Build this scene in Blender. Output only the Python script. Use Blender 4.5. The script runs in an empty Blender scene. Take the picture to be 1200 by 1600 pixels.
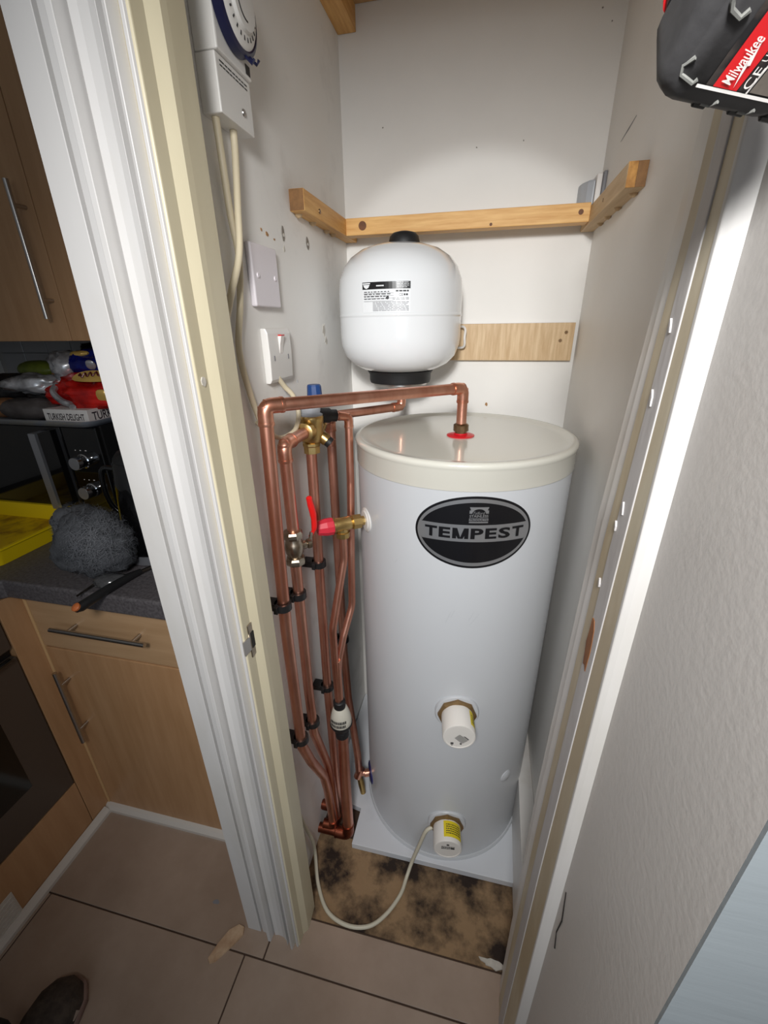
import bpy, bmesh, math, random
from mathutils import Vector, Matrix, noise
random.seed(7)
S = bpy.context.scene
COL = S.collection
PI = math.pi

# ------------------------------------------------------------------ camera
def make_camera():
    f, pos = 666.13, Vector((.3555, -1.1768, 1.3208))
    yaw, pit, rol = .2257, .4137, -.0141
    c, s = math.cos(yaw), math.sin(yaw)
    fwd = Vector((-s*math.cos(pit), c*math.cos(pit), -math.sin(pit)))
    r = Vector((c, s, 0)); u = r.cross(fwd)
    r2 = r*math.cos(rol)+u*math.sin(rol); u2 = -r*math.sin(rol)+u*math.cos(rol)
    cd = bpy.data.cameras.new('camera'); cd.sensor_fit = 'HORIZONTAL'; cd.sensor_width = 36
    cd.lens = 36*f/1200; cd.clip_start = .01; cd.clip_end = 50
    o = bpy.data.objects.new('camera', cd); COL.objects.link(o)
    m = Matrix((( r2.x, u2.x, -fwd.x, pos.x), (r2.y, u2.y, -fwd.y, pos.y), (r2.z, u2.z, -fwd.z, pos.z), (0, 0, 0, 1)))
    o.matrix_world = m
    S.camera = o
make_camera()

# ------------------------------------------------------------------ light
S.view_settings.view_transform = 'Standard'; S.view_settings.look = 'None'
S.view_settings.gamma = 1; S.view_settings.use_curve_mapping = False
S.view_settings.exposure = 0.0
w = bpy.data.worlds.new('world'); S.world = w; w.use_nodes = True
w.node_tree.nodes['Background'].inputs[0].default_value = (.90, .94, 1.0, 1)
w.node_tree.nodes['Background'].inputs[1].default_value = .17

def spot(name, loc, tgt, watts, half, blend, color, radius):
    d = bpy.data.lights.new(name, 'SPOT'); d.energy = watts; d.color = color
    d.spot_size = 2*math.radians(half); d.spot_blend = blend; d.shadow_soft_size = radius
    o = bpy.data.objects.new(name, d); COL.objects.link(o); o.location = loc
    o.rotation_euler = (Vector(tgt)-Vector(loc)).to_track_quat('-Z', 'Y').to_euler()
TORCH = (.335, -1.50, 1.63)
spot('torch_beam', TORCH, (.30, 0, 1.272), 17, 15.2, .14, (.96, .99, 1.0), .025)
spot('torch_spill', TORCH, (.27, -.30, .86), 59, 47, 1.0, (1, .992, .978), .10)
def area(name, loc, tgt, watts, size, color):
    d = bpy.data.lights.new(name, 'AREA'); d.energy = watts; d.color = color; d.size = size
    o = bpy.data.objects.new(name, d); COL.objects.link(o); o.location = loc
    o.rotation_euler = (Vector(tgt)-Vector(loc)).to_track_quat('-Z', 'Y').to_euler()
area('hall_cool_fill', (.9, -3.2, 1.3), (.4, -.5, .6), 5, 1.1, (.72, .86, 1.0))  # added cool fill light behind the camera, not a modelled window

# ------------------------------------------------------------------ materials
def lin(c):
    return tuple(((v/255)/12.92 if v/255 <= .04045 else ((v/255+.055)/1.055)**2.4) for v in c)
MATS = {}
def mat(name, rgb, rough=.5, metal=0., var=.0, vscale=8., bump=0., bscale=60., rgb2=None, stretch=None, detail=4., coat=0., trans=0., thr=None):
    if name in MATS: return MATS[name]
    m = bpy.data.materials.new(name); m.use_nodes = True
    nt = m.node_tree; b = nt.nodes['Principled BSDF']
    c1 = lin(rgb)
    b.inputs['Roughness'].default_value = rough; b.inputs['Metallic'].default_value = metal
    b.inputs['Coat Weight'].default_value = coat
    b.inputs['Transmission Weight'].default_value = trans
    tc = nt.nodes.new('ShaderNodeTexCoord')
    mp = nt.nodes.new('ShaderNodeMapping'); nt.links.new(tc.outputs['Object'], mp.inputs[0])
    if stretch: mp.inputs['Scale'].default_value = stretch
    if rgb2 is None: c2 = tuple(v*(1-var) for v in c1)
    else: c2 = lin(rgb2)
    if var or rgb2:
        n = nt.nodes.new('ShaderNodeTexNoise'); n.inputs['Scale'].default_value = vscale; n.inputs['Detail'].default_value = detail
        n.inputs['Roughness'].default_value = .62
        nt.links.new(mp.outputs[0], n.inputs['Vector'])
        r = nt.nodes.new('ShaderNodeValToRGB')
        lo, hi = thr or (.35, .65)
        r.color_ramp.elements[0].position = lo; r.color_ramp.elements[1].position = hi
        r.color_ramp.elements[0].color = (*c2, 1); r.color_ramp.elements[1].color = (*c1, 1)
        nt.links.new(n.outputs['Fac'], r.inputs[0]); nt.links.new(r.outputs[0], b.inputs['Base Color'])
    else:
        b.inputs['Base Color'].default_value = (*c1, 1)
    if bump:
        n2 = nt.nodes.new('ShaderNodeTexNoise'); n2.inputs['Scale'].default_value = bscale; n2.inputs['Detail'].default_value = 5
        nt.links.new(mp.outputs[0], n2.inputs['Vector'])
        bp = nt.nodes.new('ShaderNodeBump'); bp.inputs['Strength'].default_value = bump; bp.inputs['Distance'].default_value = .004
        nt.links.new(n2.outputs['Fac'], bp.inputs['Height']); nt.links.new(bp.outputs[0], b.inputs['Normal'])
    MATS[name] = m
    return m
M = dict(
    plaster=mat('plaster', (237, 234, 229), .55, var=.05, vscale=3, bump=.12, bscale=26),
    plaster_marked=mat('plaster_marked', (236, 234, 230), .6, rgb2=(218, 215, 211), vscale=5.5, bump=.12, bscale=30, detail=8, thr=(.30, .46)),
    architrave=mat('architrave_white', (204, 202, 200), .5, rgb2=(196, 193, 188), vscale=8, bump=.05, bscale=45, thr=(.3, .5), stretch=(1, 1, .3)),
    end_shade=mat('hall_end_shade', (136, 143, 147), .5, var=.06, vscale=5, bump=.1, bscale=30, stretch=(.4, 1, 3)),  # dim bluish light on the wall end, put into its base colour
    paper=mat('wall_paper', (196, 192, 188), .42, var=.04, vscale=4, bump=.09, bscale=150),
    gloss=mat('white_gloss', (226, 222, 216), .35, var=.06, vscale=6, bump=.05, bscale=40),
    gloss_dirty=mat('white_gloss_worn', (224, 221, 217), .4, rgb2=(214, 209, 202), vscale=9, bump=.05, bscale=50, thr=(.3, .5)),
    cream=mat('cream_paint', (208, 199, 172), .42, rgb2=(194, 184, 156), vscale=5, bump=.1, bscale=35, stretch=(1, 1, .3)),
    tan=mat('tan_paint', (204, 194, 170), .5, rgb2=(184, 168, 138), vscale=7, bump=.14, bscale=40, stretch=(1, 1, .25), thr=(.42, .56)),
    greystrip=mat('grey_strip', (200, 198, 199), .55, rgb2=(186, 182, 180), vscale=10, bump=.2, bscale=50, stretch=(1, 1, .3)),
    pine=mat('pine', (226, 178, 108), .55, rgb2=(204, 148, 80), vscale=9, stretch=(14, 1, 14), bump=.05, bscale=30),
    pine_x=mat('pine_lengthways', (230, 184, 116), .55, rgb2=(208, 154, 86), vscale=9, stretch=(1, 14, 14), bump=.05, bscale=30),
    pine_grey=mat('pine_greyed', (206, 178, 138), .6, rgb2=(184, 152, 112), vscale=7, stretch=(9, 1, 9)),
    endgrain=mat('end_grain', (206, 152, 78), .7, rgb2=(150, 100, 46), vscale=60, stretch=(1, 1, .7), bump=.3, bscale=80),
    endgrain_dark=mat('end_grain_dark', (150, 108, 64), .7, rgb2=(112, 78, 44), vscale=40),
    knot=mat('knot', (120, 72, 36), .6, var=.4, vscale=60),
    shelf=mat('shelf_board', (196, 160, 112), .6, rgb2=(176, 138, 92), vscale=4, stretch=(1, 6, 6)),
    oak=mat('oak_laminate', (216, 188, 148), .5, rgb2=(190, 156, 112), vscale=12, stretch=(10, 4, .9), detail=7),
    melamine=mat('white_melamine', (214, 217, 222), .45, rgb2=(196, 199, 205), vscale=5, thr=(.3, .5)),
    tank=mat('tank_white', (200, 203, 207), .36, var=.02, vscale=2, coat=.15),
    lid=mat('tank_lid', (206, 204, 194), .18, coat=.35, bump=.04, bscale=9),
    whiteplastic=mat('white_plastic', (224, 222, 218), .35),
    greyplastic=mat('lilac_white_plastic', (224, 218, 223), .38),
    capplastic=mat('cap_plastic', (226, 222, 216), .42),
    enamel=mat('vessel_enamel', (226, 228, 230), .16, coat=.4),
    rubber=mat('black_rubber', (22, 22, 24), .55),
    blackplastic=mat('black_plastic', (26, 26, 27), .4),
    copper=mat('copper', (230, 174, 152), .36, 1, rgb2=(202, 136, 113), vscale=16, stretch=(1, 1, .3), thr=(.34, .62), bump=.03, bscale=70),
    copper_fit=mat('copper_fitting', (236, 178, 154), .32, 1, rgb2=(212, 144, 118), vscale=24),
    copper_dark=mat('copper_dull', (168, 98, 74), .38, 1, rgb2=(112, 62, 48), vscale=20),
    brass=mat('brass', (212, 184, 124), .34, 1, rgb2=(186, 154, 96), vscale=30),
    bronze=mat('bronze_nut', (150, 124, 96), .35, 1, rgb2=(116, 92, 66), vscale=30),
    nickel=mat('nickel_valve', (178, 166, 150), .3, 1, rgb2=(140, 126, 108), vscale=40),
    brassnut=mat('boss_nut', (150, 122, 84), .5, .6, var=.3, vscale=30),
    steel=mat('brushed_steel', (190, 186, 182), .28, 1),
    chrome=mat('chrome', (225, 225, 228), .08, 1),
    red=mat('red_plastic', (206, 24, 38), .35),
    redgloss=mat('red_sleeve', (214, 26, 24), .3),
    redfaded=mat('red_cap', (206, 44, 62), .45),
    blue=mat('blue_plastic', (26, 62, 118), .4),
    navy=mat('navy_plastic', (20, 24, 62), .35),
    navydisc=mat('navy_disc', (26, 28, 96), .4),
    badge_black=mat('badge_black', (16, 16, 20), .3),
    badge_silver=mat('badge_silver', (186, 188, 192), .33, .8),
    print=mat('black_print', (30, 30, 34), .5),
    printgrey=mat('grey_print', (128, 128, 132), .5),
    label=mat('label_white', (228, 230, 232), .3),
    yellowlabel=mat('yellow_label', (226, 204, 30), .45),
    greycap=mat('grey_cap', (172, 176, 182), .4),
    cable=mat('cream_cable', (212, 200, 172), .45),
    cablewhite=mat('white_flex', (206, 200, 180), .45),
    clearplastic=mat('tundish_body', (206, 202, 188), .3),
    chipboard=mat('stained_chipboard', (150, 122, 90), .8, rgb2=(40, 26, 17), vscale=9, detail=14, bump=.4, bscale=60, thr=(.39, .56)),
    stain=mat('dark_stain', (70, 48, 32), .8, rgb2=(40, 26, 17), vscale=30, detail=8),
    tile=mat('floor_tile', (172, 152, 136), .3, rgb2=(150, 130, 114), vscale=3.2, detail=9, bump=.03, bscale=20),
    grout=mat('grout', (70, 52, 40), .8),
    beech=mat('beech_laminate', (184, 143, 104), .42, rgb2=(172, 131, 92), vscale=6, stretch=(6, 6, .6)),
    beech_pale=mat('beech_laminate_pale', (184, 150, 114), .42, rgb2=(172, 138, 102), vscale=6, stretch=(.6, 6, 6)),
    edgeband=mat('cabinet_edge', (206, 168, 120), .45),
    worktop=mat('worktop_laminate', (92, 88, 90), .5, rgb2=(70, 66, 68), vscale=160, detail=2),
    bead=mat('white_bead', (206, 200, 192), .45),
    ovenpanel=mat('oven_panel', (84, 74, 66), .35, .3),
    ovenglass=mat('oven_glass', (10, 11, 10), .08),
    blackgloss=mat('black_gloss', (9, 9, 10), .06, coat=.5),
    blackmatt=mat('black_matt', (16, 16, 17), .45),
    silverhandle=mat('silver_handle', (178, 180, 186), .35, .8),
    tray=mat('tray_aluminium', (176, 184, 198), .4, .5),
    yellow=mat('yellow_plastic', (232, 200, 12), .38),
    yellowdirty=mat('yellow_tray_floor', (226, 188, 10), .45, rgb2=(150, 104, 18), vscale=18, detail=8, thr=(.36, .56)),
    wool=mat('wire_wool', (78, 80, 84), .85, rgb2=(48, 50, 54), vscale=30, bump=.6, bscale=90),
    strand=mat('wire_strand', (104, 106, 111), .6, 0),
    clearbag=mat('clear_plastic_bag', (150, 150, 152), .12, trans=.85),
    card=mat('box_card', (214, 210, 206), .5),
    cardprint=mat('box_print', (44, 34, 44), .5),
    redfoil=mat('red_foil', (224, 38, 28), .24, .25, rgb2=(150, 16, 16), vscale=16),
    goldfoil=mat('gold_foil', (216, 178, 96), .3, .3),
    bluefoil=mat('blue_foil', (18, 36, 140), .2, .25, rgb2=(10, 18, 86), vscale=14),
    crimson=mat('crimson_foil', (104, 20, 34), .3, .2, var=.4, vscale=16),
    silverfoil=mat('silver_foil', (220, 220, 222), .28, .5, rgb2=(120, 120, 124), vscale=16),
    darkbag=mat('dark_bag', (24, 24, 26), .3),
    greyfilm=mat('grey_wrapped', (88, 82, 80), .3, rgb2=(60, 54, 52), vscale=20),
    bread=mat('brown_crust', (160, 112, 74), .7, var=.3, vscale=20),
    green=mat('green_skin', (110, 122, 42), .45, rgb2=(74, 84, 26), vscale=16),
    walltile=mat('wall_tile', (158, 156, 156), .2, var=.12, vscale=6, bump=.06, bscale=12),
    tilegrout=mat('tile_grout', (150, 146, 142), .8),
    amber=mat('amber_handle', (176, 96, 50), .4),
    spoonsteel=mat('dark_steel', (120, 112, 104), .25, 1),
    shoefabric=mat('shoe_fabric', (74, 64, 56), .9, rgb2=(50, 42, 36), vscale=60, bump=.3, bscale=120),
    shoestripe=mat('shoe_stripe', (168, 150, 136), .85, rgb2=(120, 104, 94), vscale=30),
    shoesole=mat('shoe_sole', (130, 108, 100), .7),
    trouser=mat('dark_trouser', (22, 20, 22), .95, var=.3, vscale=60),
    splinter=mat('splinter', (196, 168, 138), .7, rgb2=(168, 134, 104), vscale=30),
    barewood=mat('bare_wood', (160, 104, 54), .7, rgb2=(120, 72, 34), vscale=40, stretch=(1, 1, .3)),
    tool=mat('tool_black', (56, 55, 56), .62, rgb2=(34, 33, 34), vscale=26, bump=.12, bscale=70),
    toolscuff=mat('tool_scuff', (112, 112, 108), .7, var=.3, vscale=60),
    toolred=mat('tool_red', (204, 28, 34), .4),
    toollabel=mat('tool_label', (28, 26, 28), .5, rgb2=(66, 58, 54), vscale=90, thr=(.3, .5)),
    toolspec=mat('tool_spec_plate', (112, 104, 96), .5, var=.3, vscale=80),
    white=mat('white_ink', (232, 228, 224), .5),
    scuff=mat('scuff_mark', (196, 199, 203), .5),
    rust=mat('rust_mark', (176, 132, 84), .7, var=.3, vscale=90),
    plug=mat('wall_plug', (130, 124, 116), .6),
    darkline=mat('dark_gap', (30, 26, 24), .8),
    scarwhite=mat('plaster_scar', (206, 200, 190), .8, var=.2, vscale=60),
    fusered=mat('neon_red', (206, 40, 36), .3),
)

# ------------------------------------------------------------------ mesh helpers
class G:
    def __init__(s): s.v = []; s.f = []
    def add(s, v, f):
        n = len(s.v); s.v += [tuple(p) for p in v]; s.f += [tuple(i+n for i in q) for q in f]; return s
    def box(s, x0, x1, y0, y1, z0, z1):
        v = [(x, y, z) for x in (x0, x1) for y in (y0, y1) for z in (z0, z1)]
        return s.add(v, [(0, 1, 3, 2), (4, 6, 7, 5), (0, 4, 5, 1), (2, 3, 7, 6), (0, 2, 6, 4), (1, 5, 7, 3)])
    def obox(s, c, ax, ay, az, hx, hy, hz):
        c = Vector(c); ax, ay, az = Vector(ax).normalized(), Vector(ay).normalized(), Vector(az).normalized()
        v = [c+ax*i*hx+ay*j*hy+az*k*hz for i in (-1, 1) for j in (-1, 1) for k in (-1, 1)]
        return s.add(v, [(0, 1, 3, 2), (4, 6, 7, 5), (0, 4, 5, 1), (2, 3, 7, 6), (0, 2, 6, 4), (1, 5, 7, 3)])
    def prism(s, poly, z0, z1, poly1=None):
        p1 = poly1 or poly; n = len(poly)
        v = [(x, y, z0) for x, y in poly]+[(x, y, z1) for x, y in p1]
        f = [(i, (i+1) % n, n+(i+1) % n, n+i) for i in range(n)]
        return s.add(v, f+[tuple(range(n-1, -1, -1)), tuple(range(n, 2*n))])
    def loft(s, rings, closed=True, caps=True):
        n = len(rings[0]); v = [p for r in rings for p in r]; f = []
        for k in range(len(rings)-1):
            for i in range(n if closed else n-1):
                j = (i+1) % n
                f.append((k*n+i, k*n+j, (k+1)*n+j, (k+1)*n+i))
        if caps and closed: f += [tuple(range(n-1, -1, -1)), tuple(range((len(rings)-1)*n, len(rings)*n))]
        return s.add(v, f)
    def lathe(s, prof, org=(0, 0, 0), axis=(0, 0, 1), seg=32):
        a = Vector(axis).normalized(); o = Vector(org)
        t = Vector((1, 0, 0)) if abs(a.x) < .8 else Vector((0, 1, 0))
        e1 = a.cross(t).normalized(); e2 = a.cross(e1)
        rings = []
        for r, h in prof:
            r = max(r, 1e-5)
            rings.append([o+a*h+(e1*math.cos(2*PI*i/seg)+e2*math.sin(2*PI*i/seg))*r for i in range(seg)])
        return s.loft(rings)
    def tube(s, path, r, seg=14, caps=True):
        P = [Vector(p) for p in path]; n = len(P)
        R = r if isinstance(r, (list, tuple)) else [r]*n
        T = [(P[min(i+1, n-1)]-P[max(i-1, 0)]).normalized() for i in range(n)]
        t0 = Vector((0, 0, 1)) if abs(T[0].z) < .9 else Vector((1, 0, 0))
        e = T[0].cross(t0).normalized(); rings = []
        for i in range(n):
            e = (e-T[i]*e.dot(T[i])).normalized(); b = T[i].cross(e)
            rings.append([P[i]+(e*math.cos(2*PI*k/seg)+b*math.sin(2*PI*k/seg))*R[i] for k in range(seg)])
        return s.loft(rings, caps=caps)

def fillet(pts, rad, n=7):
    P = [Vector(p) for p in pts]; out = [P[0]]
    for i in range(1, len(P)-1):
        a, b, c = P[i-1], P[i], P[i+1]
        u = (a-b); w_ = (c-b); lu, lw = u.length, w_.length; u.normalize(); w_.normalize()
        ang = u.angle(w_)
        if ang > PI-.02: out.append(b); continue
        d = min(rad/math.tan(ang/2), lu*.48, lw*.48)
        p0, p2 = b+u*d, b+w_*d
        for k in range(n+1):
            t = k/n
            out.append(p0*(1-t)**2+b*2*t*(1-t)+p2*t*t)
    out.append(P[-1]); return out
def smooth_path(pts, n=6):
    P = [Vector(p) for p in pts]; P = [P[0]*2-P[1]]+P+[P[-1]*2-P[-2]]; out = []
    for i in range(1, len(P)-2):
        p0, p1, p2, p3 = P[i-1:i+3]
        for k in range(n):
            t = k/n
            out.append(.5*((2*p1)+(p2-p0)*t+(2*p0-5*p1+4*p2-p3)*t*t+(3*p1-p0-3*p2+p3)*t**3))
    out.append(P[-2]); return out

def wloc(o):
    l = Vector((0, 0, 0))
    while o: l = l+o.location; o = o.parent
    return l
def mk(name, g, m, parent=None, smooth=False, bevel=0, seg=2, origin=None, angle=40):
    me = bpy.data.meshes.new(name)
    if parent is not None: off = wloc(parent)
    else: off = Vector(origin) if origin else Vector((0, 0, 0))
    me.from_pydata([tuple(Vector(p)-off) for p in g.v], [], g.f); me.update()
    bm = bmesh.new(); bm.from_mesh(me); bmesh.ops.recalc_face_normals(bm, faces=bm.faces); bm.to_mesh(me); bm.free()
    o = bpy.data.objects.new(name, me); COL.objects.link(o)
    if parent is not None: o.parent = parent
    else: o.location = off
    me.materials.append(m)
    if smooth:
        for p in me.polygons: p.use_smooth = True
        me.set_sharp_from_angle(angle=math.radians(angle))
    if bevel:
        b = o.modifiers.new('bevel', 'BEVEL'); b.width = bevel; b.segments = seg; b.limit_method = 'ANGLE'; b.angle_limit = math.radians(40)
        b.harden_normals = False
    return o
def tag(o, label, cat, group=None):
    o['label'] = label; o['category'] = cat
    if group: o['group'] = group
    return o
def thing(name, loc, label, cat, group=None):
    o = bpy.data.objects.new(name, None); o.empty_display_size = .02
    COL.objects.link(o); o.location = loc
    return tag(o, label, cat, group)
def struct(name, g, m, parent=None, **k):
    o = mk(name, g, m, parent, **k); o['kind'] = 'structure'; return o
def box(x0, x1, y0, y1, z0, z1): return G().box(x0, x1, y0, y1, z0, z1)

TXT = {}
def text2d(body, w, h, bold=0., shear=0.):
    key = (body, bold, shear)
    if key not in TXT:
        cu = bpy.data.curves.new('lettering', 'FONT'); cu.body = body; cu.offset = bold; cu.shear = shear; cu.resolution_u = 3
        ob = bpy.data.objects.new('lettering', cu); COL.objects.link(ob)
        me = bpy.data.meshes.new_from_object(ob.evaluated_get(bpy.context.evaluated_depsgraph_get()))
        v = [tuple(p.co) for p in me.vertices]; f = [tuple(p.vertices) for p in me.polygons]
        bpy.data.objects.remove(ob); bpy.data.curves.remove(cu); bpy.data.meshes.remove(me)
        x0 = min(p[0] for p in v); x1 = max(p[0] for p in v); y0 = min(p[1] for p in v); y1 = max(p[1] for p in v)
        TXT[key] = ([((p[0]-x0)/(x1-x0)-.5, (p[1]-y0)/(y1-y0)-.5) for p in v], f)
    v, f = TXT[key]
    return [(a*w, b*h) for a, b in v], f
def put_text(g, body, w, h, fn, bold=0., shear=0., cx=0, cy=0):
    v, f = text2d(body, w, h, bold, shear)
    return g.add([fn(a+cx, b+cy) for a, b in v], f)
def bars(g, u0, u1, v0, v1, rows, fn, fill=.45, seed=1, minw=.002, maxw=.006, gap=.0012):
    rr = random.Random(seed); dh = (v1-v0)/rows
    for i in range(rows):
        u = u0
        while u < u1-minw:
            w_ = min(rr.uniform(minw, maxw), u1-u); va = v0+dh*(i+.5-fill/2); vb = v0+dh*(i+.5+fill/2)
            g.add([fn(u, va), fn(u+w_, va), fn(u+w_, vb), fn(u, vb)], [(0, 1, 2, 3)]); u += w_+gap
    return g
def quad(g, u0, u1, v0, v1, fn, nu=1):
    for i in range(nu):
        a, b = u0+(u1-u0)*i/nu, u0+(u1-u0)*(i+1)/nu
        g.add([fn(a, v0), fn(b, v0), fn(b, v1), fn(a, v1)], [(0, 1, 2, 3)])
    return g
def blob(c, ex, ey, sx, sy, n=12, jag=.3, seed=1, lift=.0006):
    rr = random.Random(seed); c = Vector(c); ex = Vector(ex); ey = Vector(ey); nz = ex.cross(ey).normalized()
    ring = []
    for i in range(n):
        a = 2*PI*i/n; k = 1-jag*rr.random()
        ring.append(c+ex*math.cos(a)*sx*k+ey*math.sin(a)*sy*k)
    top = [p+nz*lift for p in ring]; low = [p-nz*.001 for p in ring]
    return G().loft([low, top])
def screw(name, c, axis, r, parent, m=None):
    g = G().lathe([(r, -.003), (r, .0), (r*.8, r*.35), (r*.3, r*.35), (r*.25, 0), (0, 0)], c, axis, 12)
    return mk(name, g, m or M['bronze'], parent, smooth=True)

# ================================================================== SETTING
W = .565
# floor: grout bed with separate tiles
fl = struct('floor', box(-1.6, 1.3, -2.2, .1, -.05, -.003), M['grout'])
def floor_tile(x0, x1, y0, y1):
    g = .0016
    t = mk('floor_tile', box(x0+g, x1-g, y0+g, y1-g, -.010, 0), M['tile'], fl, bevel=.0012, seg=1)
    return t
TS = .545
floor_tile(-1.17, -.625, -1.318, -.773); floor_tile(-.625, -.08, -1.318, -.773); floor_tile(-.08, .465, -1.318, -.773); floor_tile(.465, .60, -1.318, -.773)
floor_tile(-.70, -.035, -.773, -.5); floor_tile(-.035, .6, -.773, -.680)
for i in range(4): floor_tile(-1.17+TS*i, -1.17+TS*(i+1), -1.863, -1.318)
mk('subfloor_board', box(-.01, .53, -.678, -.49, -.012, -.001), M['chipboard'], fl)
mk('mortar_patch', blob((.475, -.668, -.001), (1, 0, 0), (0, 1, 0), .035, .012, 14, .5, 5, .003), M['scarwhite'], fl)
mk('tile_chip', blob((-.20, -.70, 0), (1, 0, 0), (0, 1, 0), .010, .006, 9, .4, 3, .0004), M['printgrey'], fl)

wl = struct('wall_left', box(-.095, 0, -.72, .03, -.02, 2.2), M['plaster_marked'])
wb = struct('wall_back', box(-.0, W+.1, 0, .1, -.02, 2.2), M['plaster'])
wr = struct('wall_right', box(W, W+.12, -.70, .0, -.02, 2.2), M['plaster'])
wh = struct('wall_hall', G().box(.4975, 1.3, -1.0200, -0.8413, -.02, 2.2), M['paper'])
struct('wall_hall_end', G().box(.4975, 1.3, -1.0225, -1.0201, -.02, 2.2), M['end_shade'])  # end face of the hall wall, its shade carried by the darker colour
struct('wall_front', box(-.095, 1.3, -.72, -.60, 1.86, 2.2), M['plaster'])
struct('ceiling', box(-1.6, 1.3, -2.2, .1, 2.2, 2.26), M['plaster'])
wk = struct('wall_kitchen', box(-1.6, -.095, .04, .12, -.02, 2.2), M['tilegrout'])
struct('wall_kitchen_side', box(-1.34, -1.26, -2.2, .04, -.02, 2.2), M['plaster'])
# marks on the closet walls
for k, (y, z, sy, sz) in enumerate([(-.374, 1.466, .006, .013), (-.263, 1.468, .008, .012)]):
    p = mk('wall_plug', blob((0, y, z), (0, 1, 0), (0, 0, 1), sy, sz, 10, .3, k, .0012), M['plug'], wl)
    mk('plug_hole', G().lathe([(.0028, 0), (.0028, .002), (.0015, .002), (.0014, .001), (0, .001)], (0, y, z-.002), (1, 0, 0), 10), M['scarwhite'], p)
for k, (y, z, sy, sz, m) in enumerate([(-.454, 1.459, .004, .003, 'rust'), (-.436, 1.456, .006, .004, 'rust'), (-.41, 1.452, .004, .002, 'rust'), (-.374, 1.444, .005, .006, 'scarwhite'), (-.20, 1.312, .012, .016, 'scarwhite'), (-.19, 1.29, .010, .010, 'scarwhite'), (-.369, 1.222, .003, .004, 'scuff')]):
    mk('wall_mark', blob((0, y, z), (0, 1, 0), (0, 0, 1), sy, sz, 11, .5, k+20), M[m], wl)
for k, (x, z) in enumerate([(.367, 1.125), (.302, 1.669), (.399, 1.673), (.095, 1.72), (.52, 1.86), (.54, 1.84)]):
    mk('wall_mark', blob((x, 0, z), (1, 0, 0), (0, 0, 1), .005 if k == 0 else .0018, .006 if k == 0 else .0018, 9, .5, k), M['rust' if k == 0 else 'plug'], wb)
mk('scrape_mark', G().tube([(W, -.128, 1.619), (W, -.176, 1.6225), (W, -.215, 1.627)], [.0006, .0016, .0008], 5), M['printgrey'], wr)
# baseboard low on the right of the closet
struct('baseboard_right', G().prism([(W, -.64), (.522, -.64), (.538, -.02), (W, -.02)], 0, .19), M['gloss_dirty'], bevel=.002)

# ---- trim_1: left door lining and moulded architrave, one moulding run floor to head
prof = [(-.096, -.66), (-.096, -.729), (-.0625, -.729), (-.0620, -.700), (-.0588, -.700), (-.0583, -.7275), (-.0405, -.729), (-.0385, -.741), (-.0310, -.741), (-.0300, -.722), (-.0275, -.722), (-.0268, -.7275),
        (-.018, -.7255), (-.006, -.7265), (.004, -.731), (.0105, -.739), (.0122, -.720), (.0155, -.720), (.0165, -.735), (.0190, -.742), (.0240, -.744), (.0265, -.725), (.0290, -.725), (.0300, -.735), (.0350, -.7365), (.0375, -.727), (.0375, -.66)]
t1 = struct('trim_1', G().prism(prof, 0, 1.86), M['architrave'], bevel=.0007, seg=1)
jam = [(.030, -.7345), (.0385, -.7325), (.0385, -.7125), (.047, -.7005), (.047, -.690), (.045, -.655), (.0, -.645), (.0, -.70)]
mk('door_lining', G().prism(jam, 0, 1.86), M['cream'], t1, bevel=.0015)
# strike plate let into the left lining
sp = mk('strike_plate', box(.0375, .0400, -.722, -.700, .852, .912), M['nickel'], t1, bevel=.001)
mk('strike_lip', G().prism([(.0385, -.722), (.0405, -.722), (.0385, -.738), (.0370, -.737)], .868, .893), M['steel'], sp)
mk('strike_hole', box(.0395, .0406, -.718, -.708, .868, .896), M['darkline'], sp)
mk('chipped_paint', blob((.0385, -.722, 1.262), (0, 1, 0), (0, 0, 1), .005, .008, 9, .5, 4, .001), M['scarwhite'], t1)

# ---- trim_2: right door lining, leaning slightly, with the scar of a removed door stop
zs = [0, .60, 1.12, 1.40, 1.86]
ea = [-0.6734, -0.66, -0.6851, -0.7299, -0.7585]
eb = [-0.6958, -0.6958, -0.7227, -0.7594, -0.7854]
ec = [-0.7209, -0.7299, -0.7496, -0.7792, -0.7989]
ed = [-0.7496, -0.7577, -0.7747, -0.798, -0.8123]
ee = [-0.7809, -0.7899, -0.8069, -0.8186, -0.8257]
ef = [-0.8365, -0.8365, -0.8365, -0.8392, -0.8392]
def vstrip(name, fa, fb, xa, xb, m, parent=None, depth=.05, bev=.001):
    rings = []
    for i, z in enumerate(zs):
        rings.append([Vector((xa, fa[i], z)), Vector((xb, fb[i], z)), Vector((xb+depth, fb[i], z)), Vector((xa+depth, fa[i], z))])
    g = G().loft(rings)
    if parent is None: return struct(name, g, M[m], bevel=bev)
    return mk(name, g, M[m], parent, bevel=bev)
t2 = vstrip('trim_2', ec, ef, .4877, .4859, 'tan', depth=.07)
vstrip('lining_return', ea, eb, .4960, .4956, 'gloss', t2)
vstrip('lining_groove', eb, ec, .4905, .4900, 'gloss_dirty', t2)
vstrip('stop_scar', ed, ee, .4863, .4854, 'greystrip', t2, .02)
mk('plaster_edge', G().prism([(.4857, -0.8343), (.4857, -0.8393), (.4905, -0.8428), (.4982, -0.8478), (.53, -0.8478), (.53, -0.8343)], 0, 1.86), M['architrave'], t2, bevel=.001)
mk('bare_wood_patch', blob((.4862, -.782, 1.005), (0, -1, 0), (0, 0, 1), .013, .038, 12, .45, 6, .001), M['barewood'], t2)
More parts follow.
